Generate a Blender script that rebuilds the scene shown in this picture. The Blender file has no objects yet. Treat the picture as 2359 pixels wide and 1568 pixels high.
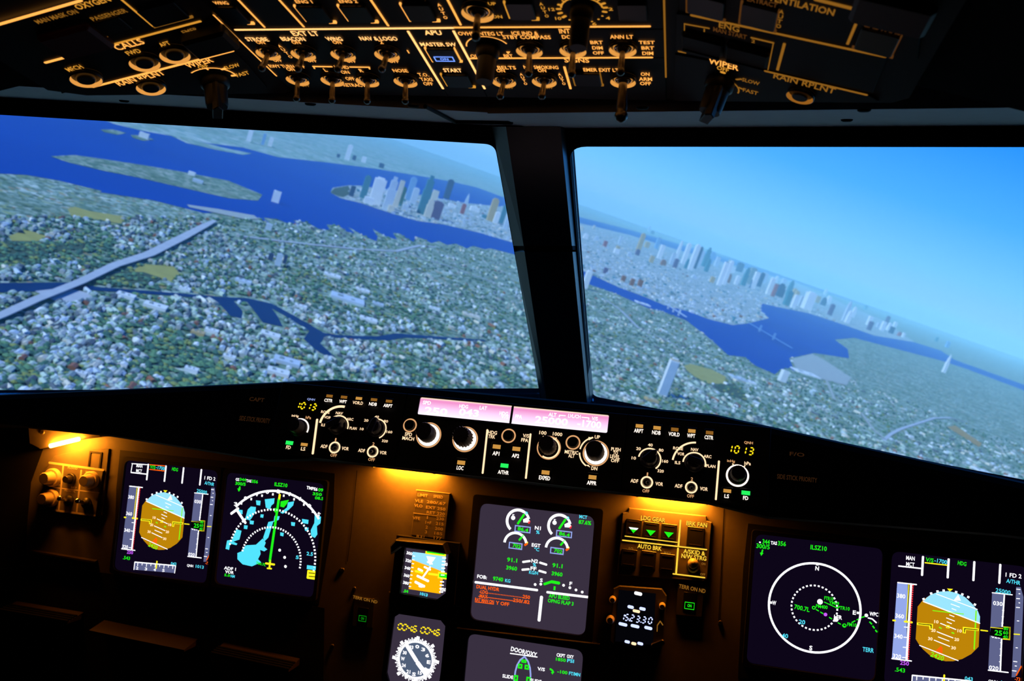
import bpy, math, random
import numpy as np
from mathutils import Vector as V, Matrix
from mathutils.geometry import tessellate_polygon
random.seed(7)
S = bpy.context.scene
COL = S.collection
R = math.radians
# ------------------------------------------------------------------ camera (solved from the displays' known squares)
CR = Matrix(((0.97569855, 0.07620271, -0.20543972), (0.19968503, 0.07678009, 0.97684733), (0.09021209, -0.99413176, 0.05969768)))
CC = V((0.23262836, -1.38348399, 0.27596831))
FP = 2003.59
W0, H0 = 2359, 1568
cam = bpy.data.cameras.new('camera'); co = bpy.data.objects.new('camera', cam); COL.objects.link(co)
cam.sensor_fit = 'HORIZONTAL'; cam.sensor_width = 36; cam.lens = FP * 36 / W0
cam.clip_start = .02; cam.clip_end = 200000
cam.dof.use_dof = True; cam.dof.focus_distance = 1.18; cam.dof.aperture_fstop = 10
m = Matrix((CR.col[0], -CR.col[1], -CR.col[2])).transposed().to_4x4(); m.translation = CC
co.matrix_world = m
S.camera = co
def ray(x, y): return CR @ V(((x - W0 / 2) / FP, (y - H0 / 2) / FP, 1))
def proj(p):
    q = CR.transposed() @ (V(p) - CC)
    return (FP * q.x / q.z + W0 / 2, FP * q.y / q.z + H0 / 2)
# ------------------------------------------------------------------ materials
def c(r, g, b):
    f = lambda v: (v / 255 / 12.92) if v / 255 <= .04045 else ((v / 255 + .055) / 1.055) ** 2.4
    return (f(r), f(g), f(b))
MATS = {}
def pm(name, rgb, rough=.5, metal=0, spec=.5, noise=0, scale=60):
    m = bpy.data.materials.new(name); m.use_nodes = True; nt = m.node_tree; b = nt.nodes['Principled BSDF']
    b.inputs['Base Color'].default_value = (*rgb, 1); b.inputs['Roughness'].default_value = rough
    b.inputs['Metallic'].default_value = metal; b.inputs['Specular IOR Level'].default_value = spec
    if noise:
        tc = nt.nodes.new('ShaderNodeTexCoord'); n = nt.nodes.new('ShaderNodeTexNoise'); n.inputs['Scale'].default_value = scale
        n.inputs['Detail'].default_value = 6
        mx = nt.nodes.new('ShaderNodeMix'); mx.data_type = 'RGBA'
        mx.inputs[6].default_value = (*[v * (1 - noise) for v in rgb], 1); mx.inputs[7].default_value = (*[min(1, v * (1 + noise)) for v in rgb], 1)
        nt.links.new(tc.outputs['Object'], n.inputs['Vector']); nt.links.new(n.outputs['Fac'], mx.inputs[0]); nt.links.new(mx.outputs[2], b.inputs['Base Color'])
        bp = nt.nodes.new('ShaderNodeBump'); bp.inputs['Strength'].default_value = .08; bp.inputs['Distance'].default_value = .001
        nt.links.new(n.outputs['Fac'], bp.inputs['Height']); nt.links.new(bp.outputs['Normal'], b.inputs['Normal'])
    MATS[name] = m; return m
def em(name, rgb, k=1.0, sample=False):
    m = bpy.data.materials.new(name); m.use_nodes = True; nt = m.node_tree; nt.nodes.clear()
    o = nt.nodes.new('ShaderNodeOutputMaterial'); e = nt.nodes.new('ShaderNodeEmission')
    e.inputs[0].default_value = (*rgb, 1); e.inputs[1].default_value = k
    nt.links.new(e.outputs[0], o.inputs[0])
    if not sample: m.cycles.emission_sampling = 'NONE'
    MATS[name] = m; return m
pm('black_panel', (.012, .010, .009), .6, noise=.3)
pm('black_soft', (.006, .006, .006), .85, spec=.2, noise=.3)
pm('rubber', (.005, .005, .005), .8, spec=.15)
pm('panel_grey', (.13, .115, .10), .55, noise=.12, scale=90)
pm('panel_dark', (.05, .045, .04), .6, noise=.2)
pm('trim_grey', (.74, .74, .76), .7, noise=.08)
pm('post_grey', (.05, .05, .055), .32, noise=.15)
pm('button_black', (.008, .008, .008), .35)
pm('knob_black', (.008, .007, .009), .45)
pm('knob_lit', (.045, .035, .055), .5)  # black knob lifted to violet; cabin and display glow painted into the colour
pm('knob_ivory', (.5, .42, .33), .5)
pm('steel', (.75, .72, .68), .18, 1)
pm('steel_dull', (.20, .175, .16), .32, 1)
pm('screw', (.12, .10, .09), .4, .7)
pm('pad', (.026, .014, .010), .6)
pm('guard_red', (.10, .004, .004), .5)
pm('bezel', (.010, .010, .011), .5, noise=.2)
em('amber', (1.0, .40, .075), 1.35)
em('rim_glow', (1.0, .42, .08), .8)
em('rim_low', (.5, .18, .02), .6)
em('amber_hot', (1.0, .50, .16), 1.7)
em('amber_mid', (.78, .33, .035), .9)
em('amber_low', (.32, .13, .014), .8)
em('amber_ghost', (.028, .010, .003), 1)
em('amber_faint', (.085, .03, .006), 1)
em('bar_amber', (.75, .36, .07), .8)
em('bar_dim', (.34, .14, .02), .8)
em('bar_green', (.02, .95, .12), 1.0)
em('cream', (1, .68, .40), 1.35)
em('cream_dim', (.75, .38, .16), 1)
em('ring_white', (1, .86, .74), 1.6)
em('seg_yellow', c(255, 225, 25), 1.1)
em('white', c(250, 250, 255), 1.3)
em('s_white', c(225, 225, 245), 1.1)
em('lilac', c(150, 170, 235), 1.0)
em('tape', c(95, 100, 140), 1)
em('green', c(30, 235, 25), 1.1)
em('lime', c(130, 240, 20), 1.1)
em('cyan', c(80, 220, 245), 1.1)
em('sky_blue', c(150, 222, 250), 1.1)
em('earth', c(186, 130, 8), 1.05)
em('earth_hot', c(255, 178, 5), 1.1)
em('yellow', c(250, 235, 30), 1.15)
em('red', c(250, 50, 60), 1.1)
em('orange', c(255, 95, 10), 1.1)
em('magenta', c(200, 90, 250), 1.1)
em('blue_lamp', c(110, 150, 255), 1.6)
em('scr_navy', c(13, 6, 24), 1)
em('scr_grey', c(57, 48, 64), 1)
em('scr_slate', c(80, 95, 120), 1)
em('scr_black', c(4, 4, 8), 1)
em('lamp_glow', (1, .26, .009), 430, True)
em('lamp_left', (1, .27, .011), 300, True)
def lcd():
    m = em('lcd_pink', (1, 1, 1), 1.15); nt = m.node_tree; e = [n for n in nt.nodes if n.type == 'EMISSION'][0]
    tc = nt.nodes.new('ShaderNodeTexCoord'); sp = nt.nodes.new('ShaderNodeSeparateXYZ'); rp = nt.nodes.new('ShaderNodeValToRGB')
    nt.links.new(tc.outputs['Generated'], sp.inputs[0]); nt.links.new(sp.outputs[1], rp.inputs[0]); nt.links.new(rp.outputs[0], e.inputs[0])
    cr = rp.color_ramp
    for p, k in ((0, c(250, 240, 255)), (.35, c(246, 212, 248)), (.85, c(232, 140, 196)), (.92, c(236, 160, 200)), (1, c(255, 235, 190))):
        el = cr.elements[0] if p == 0 else (cr.elements[-1] if p == 1 else cr.elements.new(p))
        el.position = p; el.color = (*k, 1)
lcd()
# ------------------------------------------------------------------ text
TX = {}
def text_geo(s, bold=.018):
    k = (s, bold)
    if k not in TX:
        cu = bpy.data.curves.new('t', 'FONT'); cu.body = s; cu.size = 1; cu.offset = bold; cu.resolution_u = 2; cu.fill_mode = 'FRONT'
        o = bpy.data.objects.new('t', cu); COL.objects.link(o)
        dg = bpy.context.evaluated_depsgraph_get(); me = bpy.data.meshes.new_from_object(o.evaluated_get(dg))
        v = [(a.co.x, a.co.y) for a in me.vertices]; f = [tuple(p.vertices) for p in me.polygons]
        bpy.data.objects.remove(o); bpy.data.curves.remove(cu); bpy.data.meshes.remove(me)
        x0 = min(a[0] for a in v); x1 = max(a[0] for a in v); y0 = min(a[1] for a in v); y1 = max(a[1] for a in v)
        TX[k] = ([((a[0] - (x0 + x1) / 2) / max(x1 - x0, .05), (a[1] - (y0 + y1) / 2) / max(y1 - y0, .05)) for a in v], f)
    return TX[k]
SEG = {'0': 'abcdef', '1': 'bc', '2': 'abged', '3': 'abgcd', '4': 'fgbc', '5': 'afgcd', '6': 'afgedc', '7': 'abc', '8': 'abcdefg', '9': 'abfgcd'}
SL = dict(a=((0, 1), (1, 1)), b=((1, 1), (1, .5)), c=((1, .5), (1, 0)), d=((0, 0), (1, 0)), e=((0, 0), (0, .5)), f=((0, .5), (0, 1)), g=((0, .5), (1, .5)))
# ------------------------------------------------------------------ planes
class Plane:
    def __init__(s, o, u, v):
        s.o = V(o); s.u = V(u).normalized(); s.v = V(v).normalized(); s.n = s.u.cross(s.v).normalized()
    def uv(s, x, y, w=0):
        d = ray(x, y); o = s.o + s.n * w
        p = CC + d * ((o - CC).dot(s.n) / d.dot(s.n)) - s.o
        return p.dot(s.u), p.dot(s.v)
    def at(s, u, v, w=0): return s.o + s.u * u + s.v * v + s.n * w
    def mat(s, u=0, v=0):
        m = Matrix((s.u, s.v, s.n)).transposed().to_4x4(); m.translation = s.at(u, v); return m
A_OH = math.atan(.0829)
MAIN = Plane((0, 0, 0), (1, 0, 0), (0, 0, 1))
FCU = Plane((0, -.259, .179), (1, 0, 0), (0, .022, .079))
OH = Plane((0, -.584, .579), (1, 0, 0), (0, -math.cos(A_OH), math.sin(A_OH)))
NUP = V((0, math.sin(A_OH), math.cos(A_OH)))
OHL = Plane(OH.at(-.212, 0), V((math.cos(R(15)), 0, 0)) + NUP * math.sin(R(15)), OH.v)
OHR = Plane(OH.at(.200, 0), V((math.cos(R(15)), 0, 0)) - NUP * math.sin(R(15)), OH.v)
# ------------------------------------------------------------------ objects
def props(o, label=None, cat=None, group=None, kind=None):
    for k, v in (('label', label), ('category', cat), ('group', group), ('kind', kind)):
        if v: o[k] = v
    return o
class Geo:
    def __init__(s): s.v = []; s.f = []; s.m = []; s.names = []; s.sm = []
    def slot(s, mat):
        if mat not in s.names: s.names.append(mat)
        return s.names.index(mat)
    def add(s, vs, fs, mat, smooth=False):
        b = len(s.v); s.v += [tuple(a) for a in vs]; k = s.slot(mat)
        for f in fs: s.f.append(tuple(b + i for i in f)); s.m.append(k); s.sm.append(smooth)
    def box(s, a, b, mat):
        (x0, y0, z0), (x1, y1, z1) = a, b
        s.add([(x0, y0, z0), (x1, y0, z0), (x1, y1, z0), (x0, y1, z0), (x0, y0, z1), (x1, y0, z1), (x1, y1, z1), (x0, y1, z1)],
              [(0, 3, 2, 1), (4, 5, 6, 7), (0, 1, 5, 4), (1, 2, 6, 5), (2, 3, 7, 6), (3, 0, 4, 7)], mat)
    def prism(s, pts, w0, w1, mat, bev=0):
        # outline pts (u,v) ccw, from w0 up to w1, with a small bevel round the top
        n = len(pts); cx = sum(p[0] for p in pts) / n; cy = sum(p[1] for p in pts) / n
        def ins(d):
            out = []
            for i in range(n):
                a = V(pts[i - 1]); b = V(pts[i]); e = V(pts[(i + 1) % n])
                d1 = (b - a).normalized(); d2 = (e - b).normalized()
                n1 = V((-d1.y, d1.x)); n2 = V((-d2.y, d2.x)); k = (n1 + n2)
                k = k / max(.3, k.dot(n1)) if k.length > 1e-6 else n1
                out.append((b.x + k.x * d, b.y + k.y * d))
            return out
        loops = [[(x, y, w0) for x, y in pts]]
        if bev:
            loops += [[(x, y, w1 - bev) for x, y in pts], [(x, y, w1) for x, y in ins(bev)]]
        else: loops += [[(x, y, w1) for x, y in pts]]
        vs = [p for l in loops for p in l]; fs = []
        for k in range(len(loops) - 1):
            for i in range(n):
                j = (i + 1) % n; fs.append((k * n + i, k * n + j, (k + 1) * n + j, (k + 1) * n + i))
        t = (len(loops) - 1) * n
        tri = tessellate_polygon([[V(p) for p in loops[-1]]])
        for a, b, d in tri: fs.append((t + a, t + b, t + d))
        s.add(vs, fs, mat)
    def frame(s, outer, inner, w0, w1, mat):
        n = len(outer); vs = [(x, y, w) for w in (w0, w1) for l in (outer, inner) for x, y in l]; fs = []
        for i in range(n):
            j = (i + 1) % n; O0, I0, O1, I1 = 0, n, 2 * n, 3 * n
            fs += [(O1 + i, O1 + j, I1 + j, I1 + i), (O0 + i, O0 + j, O1 + j, O1 + i), (I0 + j, I0 + i, I1 + i, I1 + j), (O0 + j, O0 + i, I0 + i, I0 + j)]
        s.add(vs, fs, mat)
    def lathe(s, prof, mat, cu=0, cv=0, n=28, flute=0, cap=True):
        vs = []; fs = []
        for r, w in prof:
            for i in range(n):
                a = 2 * math.pi * i / n; rr = r * (1 + (flute if i % 2 else -flute))
                vs.append((cu + rr * math.cos(a), cv + rr * math.sin(a), w))
        for k in range(len(prof) - 1):
            for i in range(n):
                j = (i + 1) % n; fs.append((k * n + i, k * n + j, (k + 1) * n + j, (k + 1) * n + i))
        s.add(vs, fs, mat, True)
        if cap: s.add([vs[(len(prof) - 1) * n + i] for i in range(n)], [tuple(range(n))], mat)
    def rod(s, p, q, r0, r1, mat, n=12, ball=0):
        p = V(p); q = V(q); d = (q - p).normalized(); a = d.orthogonal().normalized(); b = d.cross(a)
        st = [(p, r0), (q, r1)]
        if ball:
            st = [(p, r0), (q - d * ball * 1.1, r1)]
            for k in range(1, 7):
                t = -1 + 2 * k / 7; st.append((q + d * ball * t, ball * math.sqrt(1 - t * t)))
            st.append((q + d * ball, ball * .15))
        vs = [tuple(o + (a * math.cos(6.28318 * i / n) + b * math.sin(6.28318 * i / n)) * r) for o, r in st for i in range(n)]
        fs = [(k * n + i, k * n + (i + 1) % n, (k + 1) * n + (i + 1) % n, (k + 1) * n + i) for k in range(len(st) - 1) for i in range(n)]
        s.add(vs, fs, mat, True); s.add(vs[-n:], [tuple(range(n))], mat)
    def build(s, name, parent=None, loc=None):
        me = bpy.data.meshes.new(name); me.from_pydata(s.v, [], s.f)
        for k in s.names: me.materials.append(MATS[k])
        me.polygons.foreach_set('material_index', s.m); me.polygons.foreach_set('use_smooth', s.sm); me.update()
        o = bpy.data.objects.new(name, me); COL.objects.link(o)
        if parent: o.parent = parent
        if loc: o.location = loc
        return o
def rrect(u0, v0, u1, v1, r, n=5):
    p = []
    for cx, cy, a0 in ((u1 - r, v1 - r, 0), (u0 + r, v1 - r, 90), (u0 + r, v0 + r, 180), (u1 - r, v0 + r, 270)):
        for i in range(n + 1):
            a = R(a0 + 90 * i / n); p.append((cx + r * math.cos(a), cy + r * math.sin(a)))
    return p
def struct(name, g, label=None): return props(g.build(name), label, None, None, 'structure')
LEV = {}
class Thing:
    """a panel or instrument standing on a plane; drawn with local (u, v, height) metres"""
    def __init__(s, name, label, cat, pl, crop, at, group=None):
        s.pl = pl; s.crop(crop); s.ou, s.ov = (pl.uv(*s.px(*at)) if at else (0, 0))
        s.root = bpy.data.objects.new(name, None); COL.objects.link(s.root); s.root.matrix_world = pl.mat(s.ou, s.ov)
        s.root.empty_display_size = .02
        props(s.root, label, cat, group); s.b = {}; s.L = 1
    def crop(s, k): s.k = k
    def px(s, x, y): return s.k[0] + s.k[2] * x, s.k[1] + s.k[2] * y
    def P(s, x, y, w=0):
        u, v = s.pl.uv(*s.px(x, y), w); return u - s.ou, v - s.ov
    def sc(s, x, y, w=0):  # crop pixels per metre: (d px/du, d py/dv)
        u, v = s.pl.uv(*s.px(x, y), w); a = proj(s.pl.at(u, v, w)); e = proj(s.pl.at(u + .001, v, w)); g = proj(s.pl.at(u, v + .001, w))
        return abs(e[0] - a[0]) * 1000 / s.k[2], abs(g[1] - a[1]) * 1000 / s.k[2]
    def g(s, part): return s.b.setdefault(part, Geo())
    @property
    def w(s): return .0005 * s.L
    def poly(s, part, mat, pts, raw=False):
        q = [V((*(p if raw else s.P(*p)), s.w)) for p in pts]
        s.g(part).add(q, tessellate_polygon([q]), mat); return s
    def line(s, part, mat, x0, y0, x1, y1, wd):
        p = V(s.P(x0, y0)); q = V(s.P(x1, y1)); d = (q - p)
        k = s.sc((x0 + x1) / 2, (y0 + y1) / 2); hw = wd / 2 / ((k[0] + k[1]) / 2) if s.pl is MAIN or s.pl is FCU else wd / 2 / k[0]
        if abs(d.x) > abs(d.y) and s.pl not in (MAIN, FCU): hw = wd / 2 / k[1]
        n = V((-d.y, d.x)).normalized() * hw; e = d.normalized() * hw * .6
        s.g(part).add([(*(a), s.w) for a in (p - n - e * 0, q - n, q + e - n * .5, q + e + n * .5, q + n, p + n, p - e + n * .5, p - e - n * .5)], [tuple(range(8))], mat); return s
    def arc(s, part, mat, x, y, r, a0, a1, wd, dash=0, n=40):
        cu, cv = s.P(x, y); k = s.sc(x, y); rr = r / k[0]; hw = wd / 2 / k[0]
        for i in range(n):
            if dash and i % 2: continue
            b0 = R(a0 + (a1 - a0) * i / n); b1 = R(a0 + (a1 - a0) * (i + 1) / n)
            s.g(part).add([(cu + q * math.cos(b), cv + q * math.sin(b), s.w) for q, b in ((rr - hw, b0), (rr + hw, b0), (rr + hw, b1), (rr - hw, b1))], [(0, 1, 2, 3)], mat)
        return s
    def disc(s, part, mat, x, y, r, n=16):
        cu, cv = s.P(x, y); rr = r / s.sc(x, y)[0]
        return s.poly(part, mat, [(cu + rr * math.cos(6.2832 * i / n), cv + rr * math.sin(6.2832 * i / n)) for i in range(n)], True)
    def rect(s, part, mat, x, y, w, h, r=0, rot=0):
        cu, cv = s.P(x, y); k = s.sc(x, y); a = w / 2 / k[0]; b = h / 2 / k[1]
        p = rrect(cu - a, cv - b, cu + a, cv + b, r * min(a, b), 3) if r else [(cu - a, cv - b), (cu + a, cv - b), (cu + a, cv + b), (cu - a, cv + b)]
        if rot:
            q = R(rot); p = [(cu + (x_ - cu) * math.cos(q) - (y_ - cv) * math.sin(q), cv + (x_ - cu) * math.sin(q) + (y_ - cv) * math.cos(q)) for x_, y_ in p]
        return s.poly(part, mat, p, True)
    def orect(s, part, mat, x, y, w, h, t, fill=None):
        cu, cv = s.P(x, y); k = s.sc(x, y); a = w / 2 / k[0]; b = h / 2 / k[1]; t = t / k[0]
        if fill: s.rect(part, fill, x, y, w, h)
        o = [(cu - a, cv - b), (cu + a, cv - b), (cu + a, cv + b), (cu - a, cv + b)]
        i = [(cu - a + t, cv - b + t), (cu + a - t, cv - b + t), (cu + a - t, cv + b - t), (cu - a + t, cv + b - t)]
        for j in range(4):
            l = (j + 1) % 4; s.g(part).add([(*q, s.w + .0002) for q in (o[j], o[l], i[l], i[j])], [(0, 1, 2, 3)], mat)
        return s
    def text(s, part, mat, t, x, y, w, h, rot=0, bold=.018):
        v, f = text_geo(t, bold); cu, cv = s.P(x, y); k = s.sc(x, y); a = w / k[0]; b = h / k[1]; q = R(rot); ca, sa = math.cos(q), math.sin(q)
        s.g(part).add([(cu + p[0] * a * ca - p[1] * b * sa, cv + p[0] * a * sa + p[1] * b * ca, s.w + .0002) for p in v], f, mat); return s
    def texts(s, part, mat, rows, h, bold=.018):
        for t, x, y, w in rows: s.text(part, mat, t, x, y, w, h, 0, bold)
        return s
    def seg(s, part, mat, t, x, y, w, h, th):
        k = s.sc(x, y); cu, cv = s.P(x, y); a = w / k[0]; b = h / k[1]; q = th / k[0]
        for sg in SEG.get(t, ''):
            (x0, y0), (x1, y1) = SL[sg]
            f = lambda X, Y: V((cu + (X - .5) * a + (Y - .5) * b * .16, cv + (Y - .5) * b))
            p, e = f(x0, y0), f(x1, y1); d = (e - p).normalized(); n = V((-d.y, d.x)) * q / 2; p += d * q * .35; e -= d * q * .35
            s.g(part).add([(*z, s.w) for z in (p, p + n + d * q * .4, e + n - d * q * .4, e, e - n - d * q * .4, p - n + d * q * .4)], [tuple(range(6))], mat)
        return s
    def segs(s, part, mat, t, x0, y0, x1, y1, w, h, th):
        for i, ch in enumerate(t):
            f = i / max(1, len(t) - 1); s.seg(part, mat, ch, x0 + (x1 - x0) * f, y0 + (y1 - y0) * f, w, h, th)
        return s
    def sub(s, name, geo, parent=None, loc=None): return geo.build(name, parent or s.root, loc)
    # -- three-dimensional parts
    def plate(s, part, mat, pts, w0, w1, bev=.001, raw=False):
        p = pts if raw else [s.P(*q) for q in pts]
        ar = sum(p[i - 1][0] * p[i][1] - p[i][0] * p[i - 1][1] for i in range(len(p)))
        s.g(part).prism(p if ar > 0 else p[::-1], w0, w1, mat, bev); return s
    def toggle(s, x, y, tx, ty, L=.027, fat=1.0, rad=.0118):
        key = ('bush', rad)
        if key not in LEV:
            g = Geo(); k = rad / .0118
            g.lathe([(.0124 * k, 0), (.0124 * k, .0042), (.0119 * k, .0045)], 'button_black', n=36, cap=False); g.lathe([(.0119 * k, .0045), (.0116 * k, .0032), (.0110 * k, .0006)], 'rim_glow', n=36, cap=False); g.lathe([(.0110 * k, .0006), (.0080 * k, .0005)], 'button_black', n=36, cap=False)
            g.lathe([(.0088 * k, .0004), (.0084 * k, .0030), (.0066 * k, .0034)], 'steel', n=24, cap=False)
            g.lathe([(.0064 * k, .0018), (.0050 * k, .0046), (.0030 * k, .0060)], 'steel_dull', n=20)
            o = g.build('toggle_switch'); LEV[key] = o.data; bpy.data.objects.remove(o)
        o = bpy.data.objects.new('toggle_switch', LEV[key]); COL.objects.link(o); o.parent = s.root
        u, v = s.P(x, y); o.location = (u, v, 0)
        a, b = s.P(tx, ty, L)
        g = Geo(); tip = V((a - u, b - v, L))
        g.rod((0, 0, .003), tip, .0022 * fat, .0030 * fat, 'steel_dull', 14, .0036 * fat)
        l = s.sub('lever', g, o)
        return o
    def ringbtn(s, x, y, r, ring='rim_glow', cap='button_black', glow=None):
        k = s.sc(x, y)[0]; rr = r / k; u, v = s.P(x, y)
        g = Geo()
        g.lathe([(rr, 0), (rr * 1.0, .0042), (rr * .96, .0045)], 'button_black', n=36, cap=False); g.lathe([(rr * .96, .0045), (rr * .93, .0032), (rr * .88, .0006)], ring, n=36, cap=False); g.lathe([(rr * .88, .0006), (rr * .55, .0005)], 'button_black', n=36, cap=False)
        o = s.sub('push_button', g, None, (u, v, 0))
        g = Geo(); g.lathe([(rr * .60, 0), (rr * .60, .0040), (rr * .52, .0050)], cap, n=24); s.sub('button_cap', g, o)
    def knob(s, x, y, r, h, ptr=None, mat=None, skirt=True, flute=.03, name='knob', bar=False):
        mat = mat or ('knob_lit' if s.pl is FCU else 'knob_black')
        k = s.sc(x, y)[0]; rr = r / k; u, v = s.P(x, y); g = Geo()
        if skirt: g.lathe([(rr, 0), (rr * .98, h * .22), (rr * .82, h * .30)], mat, n=36, cap=False)
        g.lathe([(rr * .80, h * .2), (rr * .76, h * .9), (rr * .70, h)], mat, n=36, flute=flute)
        o = s.sub(name, g, None, (u, v, .0002))
        if ptr is not None:
            a = R(ptr); d = V((math.cos(a), math.sin(a), 0)); n = V((-d.y, d.x, 0)); g = Geo()
            if bar:
                q = [d * rr * 1.02 + n * rr * .05, d * rr * .6 + n * rr * .34, -d * rr * .75 + n * rr * .34, -d * rr * .75 - n * rr * .34, d * rr * .6 - n * rr * .34, d * rr * 1.02 - n * rr * .05]
                g.prism([(p.x, p.y) for p in q], h * .3, h * 1.25, mat, .0008)
                s.sub('grip', g, o)
            else:
                g.box((-rr * .05, -rr * .05, h), (rr * .05, rr * .05, h + .0002), 'cream_dim')
                q = [d * rr * .7 + n * rr * .06, d * rr * .25 + n * rr * .06, d * rr * .25 - n * rr * .06, d * rr * .7 - n * rr * .06]
                g.prism([(p.x, p.y) for p in q], h, h + .0003, 'cream_dim')
                s.sub('pointer', g, o)
        return o
    def button(s, x, y, w, h, d=.003, name='push_button', mat='button_black'):
        u, v = s.P(x, y); k = s.sc(x, y); a = w / 2 / k[0]; b = h / 2 / k[1]; g = Geo()
        g.prism(rrect(-a, -b, a, b, min(a, b) * .15, 2), -.001, d, mat, .0006)
        return s.sub(name, g, None, (u, v, 0)), a, b
    def fbutton(s, bx, by, bar, w=80, h=38, d=.0022):  # a square key with its light bar
        k = s.sc(bx, by); o, a, b = s.button(bx, by + h * .55, w * 1.45, h * 3.4, d)
        g = Geo(); A = w / 2 / k[0]; B = h / 2 / k[1]; dv = h * .55 / k[1]
        g.prism([(-A, -B + dv), (A, -B + dv), (A, B + dv), (-A, B + dv)], d, d + .0004, bar); s.sub('light_bar', g, o)
    def korry(s, x, y, w, h, d=-.002, rim='amber_mid', legend=None, lit=None, edges='lb', name='push_button'):
        """square lighted pushbutton, set in a lit surround"""
        o, a, b = s.button(x, y, w, h, .0032)
        g = Geo(); t = .0016
        if 'l' in edges: g.prism([(-a - t, -b), (-a, -b), (-a, b), (-a - t, b)], 0, .0016, rim)
        if 'r' in edges: g.prism([(a, -b), (a + t * .5, -b), (a + t * .5, b), (a, b)], 0, .0016, rim)
        if 'b' in edges: g.prism([(-a - t, -b - t * 1.4), (a + t, -b - t * 1.4), (a + t, -b), (-a - t, -b)], 0, .0016, rim)
        if 'c' in edges: g.prism([(a * .55, -b - t * 2), (a + t, -b - t * 2), (a + t, -b), (a * .55, -b)], 0, .0016, rim)
        if g.v: s.sub('surround', g, o)
        if legend:
            g = Geo(); v, f = text_geo(legend, .02)
            g.add([(p[0] * a * .6, -b * .35 + p[1] * b * .32, .0036) for p in v], f, lit)
            for q in (((-a * .7, -b * .72), (a * .7, -b * .66)), ((-a * .7, -b * .06), (a * .7, 0)), ((-a * .7, -b * .72), (-a * .64, 0)), ((a * .64, -b * .72), (a * .7, 0))):
                g.box((*q[0], .0033), (*q[1], .0036), lit)
            s.sub('legend', g, o)
        return o
    def screws(s, pts, r=.0035):
        for x, y in pts:
            g = Geo(); g.lathe([(r, 0), (r, .0008), (r * .7, .0016)], 'screw', n=14)
            g.box((-r * .6, -r * .1, .0016), (r * .6, r * .1, .00165), 'rubber')
            u, v = s.P(x, y); s.sub('screw', g, None, (u, v, 0))
    def done(s):
        for k, g in s.b.items(): g.build(k, s.root)
        s.b = {}; return s.root
def crop(x0, y0, x1, w): return (x0, y0, (x1 - x0) / w)
# ------------------------------------------------------------------ the cockpit shell
PT, PB = V((0, -.281, .622)), V((0, .233, .28)); AX = (PB - PT).normalized()
def wplane(sg):
    u = V((1, -.1 * sg, 0)).normalized(); v = -(AX - u * AX.dot(u)); return Plane(PT, u, v)
WL, WR = wplane(-1), wplane(1)
def rpoly(cs, r, n=6):
    out = []
    for i in range(len(cs)):
        a, b, d = V(cs[i - 1]), V(cs[i]), V(cs[(i + 1) % len(cs)])
        e1 = (a - b).normalized(); e2 = (d - b).normalized(); rr = r[i] if isinstance(r, (list, tuple)) else r
        t = rr / math.tan(math.acos(max(-1, min(1, e1.dot(e2)))) / 2)
        p, q = b + e1 * t, b + e2 * t
        for k in range(n + 1):
            f = k / n; out.append(tuple(p * (1 - f) ** 2 + b * 2 * f * (1 - f) + q * f * f))
    return out
gm = bpy.data.materials.new('window_glass'); gm.use_nodes = True; nt = gm.node_tree; nt.nodes.clear()
o_ = nt.nodes.new('ShaderNodeOutputMaterial'); mx_ = nt.nodes.new('ShaderNodeMixShader'); tr_ = nt.nodes.new('ShaderNodeBsdfTransparent'); gl_ = nt.nodes.new('ShaderNodeBsdfGlossy')
gl_.inputs['Roughness'].default_value = 0; fr_ = nt.nodes.new('ShaderNodeFresnel'); fr_.inputs[0].default_value = 1.25
tr_.inputs[0].default_value = (.985, .99, 1, 1)
nt.links.new(fr_.outputs[0], mx_.inputs[0]); nt.links.new(tr_.outputs[0], mx_.inputs[1]); nt.links.new(gl_.outputs[0], mx_.inputs[2]); nt.links.new(mx_.outputs[0], o_.inputs[0])
MATS['glass'] = gm
WTOP = {}
def window(sg, n):
    pl = WL if sg < 0 else WR
    if sg < 0:
        tr, br = pl.uv(1141, 326), pl.uv(1247, 914); vt, vb = tr[1], br[1]
        lb = pl.uv(-100, 960); cs = [(-2.6, lb[1] - .12), (br[0], br[1]), tr, (-2.4, vt)]; rad = [.02, .010, .016, .02]
    else:
        tl, bl = pl.uv(1313, 331), pl.uv(1361, 932); vt, vb = tl[1], bl[1]
        lb = pl.uv(2450, 1200); cs = [bl, (2.6, lb[1] - .25), (2.4, vt), tl]; rad = [.016, .02, .02, .026]
    band = pl.uv(600, 267)[1] - pl.uv(600, 302)[1] if sg < 0 else pl.uv(1800, 293)[1] - pl.uv(1800, 331)[1]
    WTOP[sg] = vt + band
    inner = rpoly(cs, rad); e = .012
    oc = [(cs[0][0] - (e if sg < 0 else 0.004), cs[0][1] - .06), (cs[1][0] + (.004 if sg < 0 else e), cs[1][1] - .06), (cs[2][0] + (.004 if sg < 0 else e), vt + band), (cs[3][0] - (e if sg < 0 else .004), vt + band)]
    outer = rpoly(oc, .004)
    g = Geo(); g.frame(outer, inner, -.02, .006, 'rubber')
    fr = g.build('window_%d' % n); fr.matrix_world = pl.mat()
    props(fr, 'left windscreen of the flight deck, in a black rubber seal' if sg < 0 else 'right windscreen of the flight deck, in a black rubber seal', None, None, 'structure')
    g = Geo(); g.prism(rpoly([(a * 1.0 + (b < 0) * 0, b) for a, b in cs], rad), -.012, -.006, 'glass')
    g.build('pane', fr)
window(-1, 1); window(1, 2)
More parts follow.
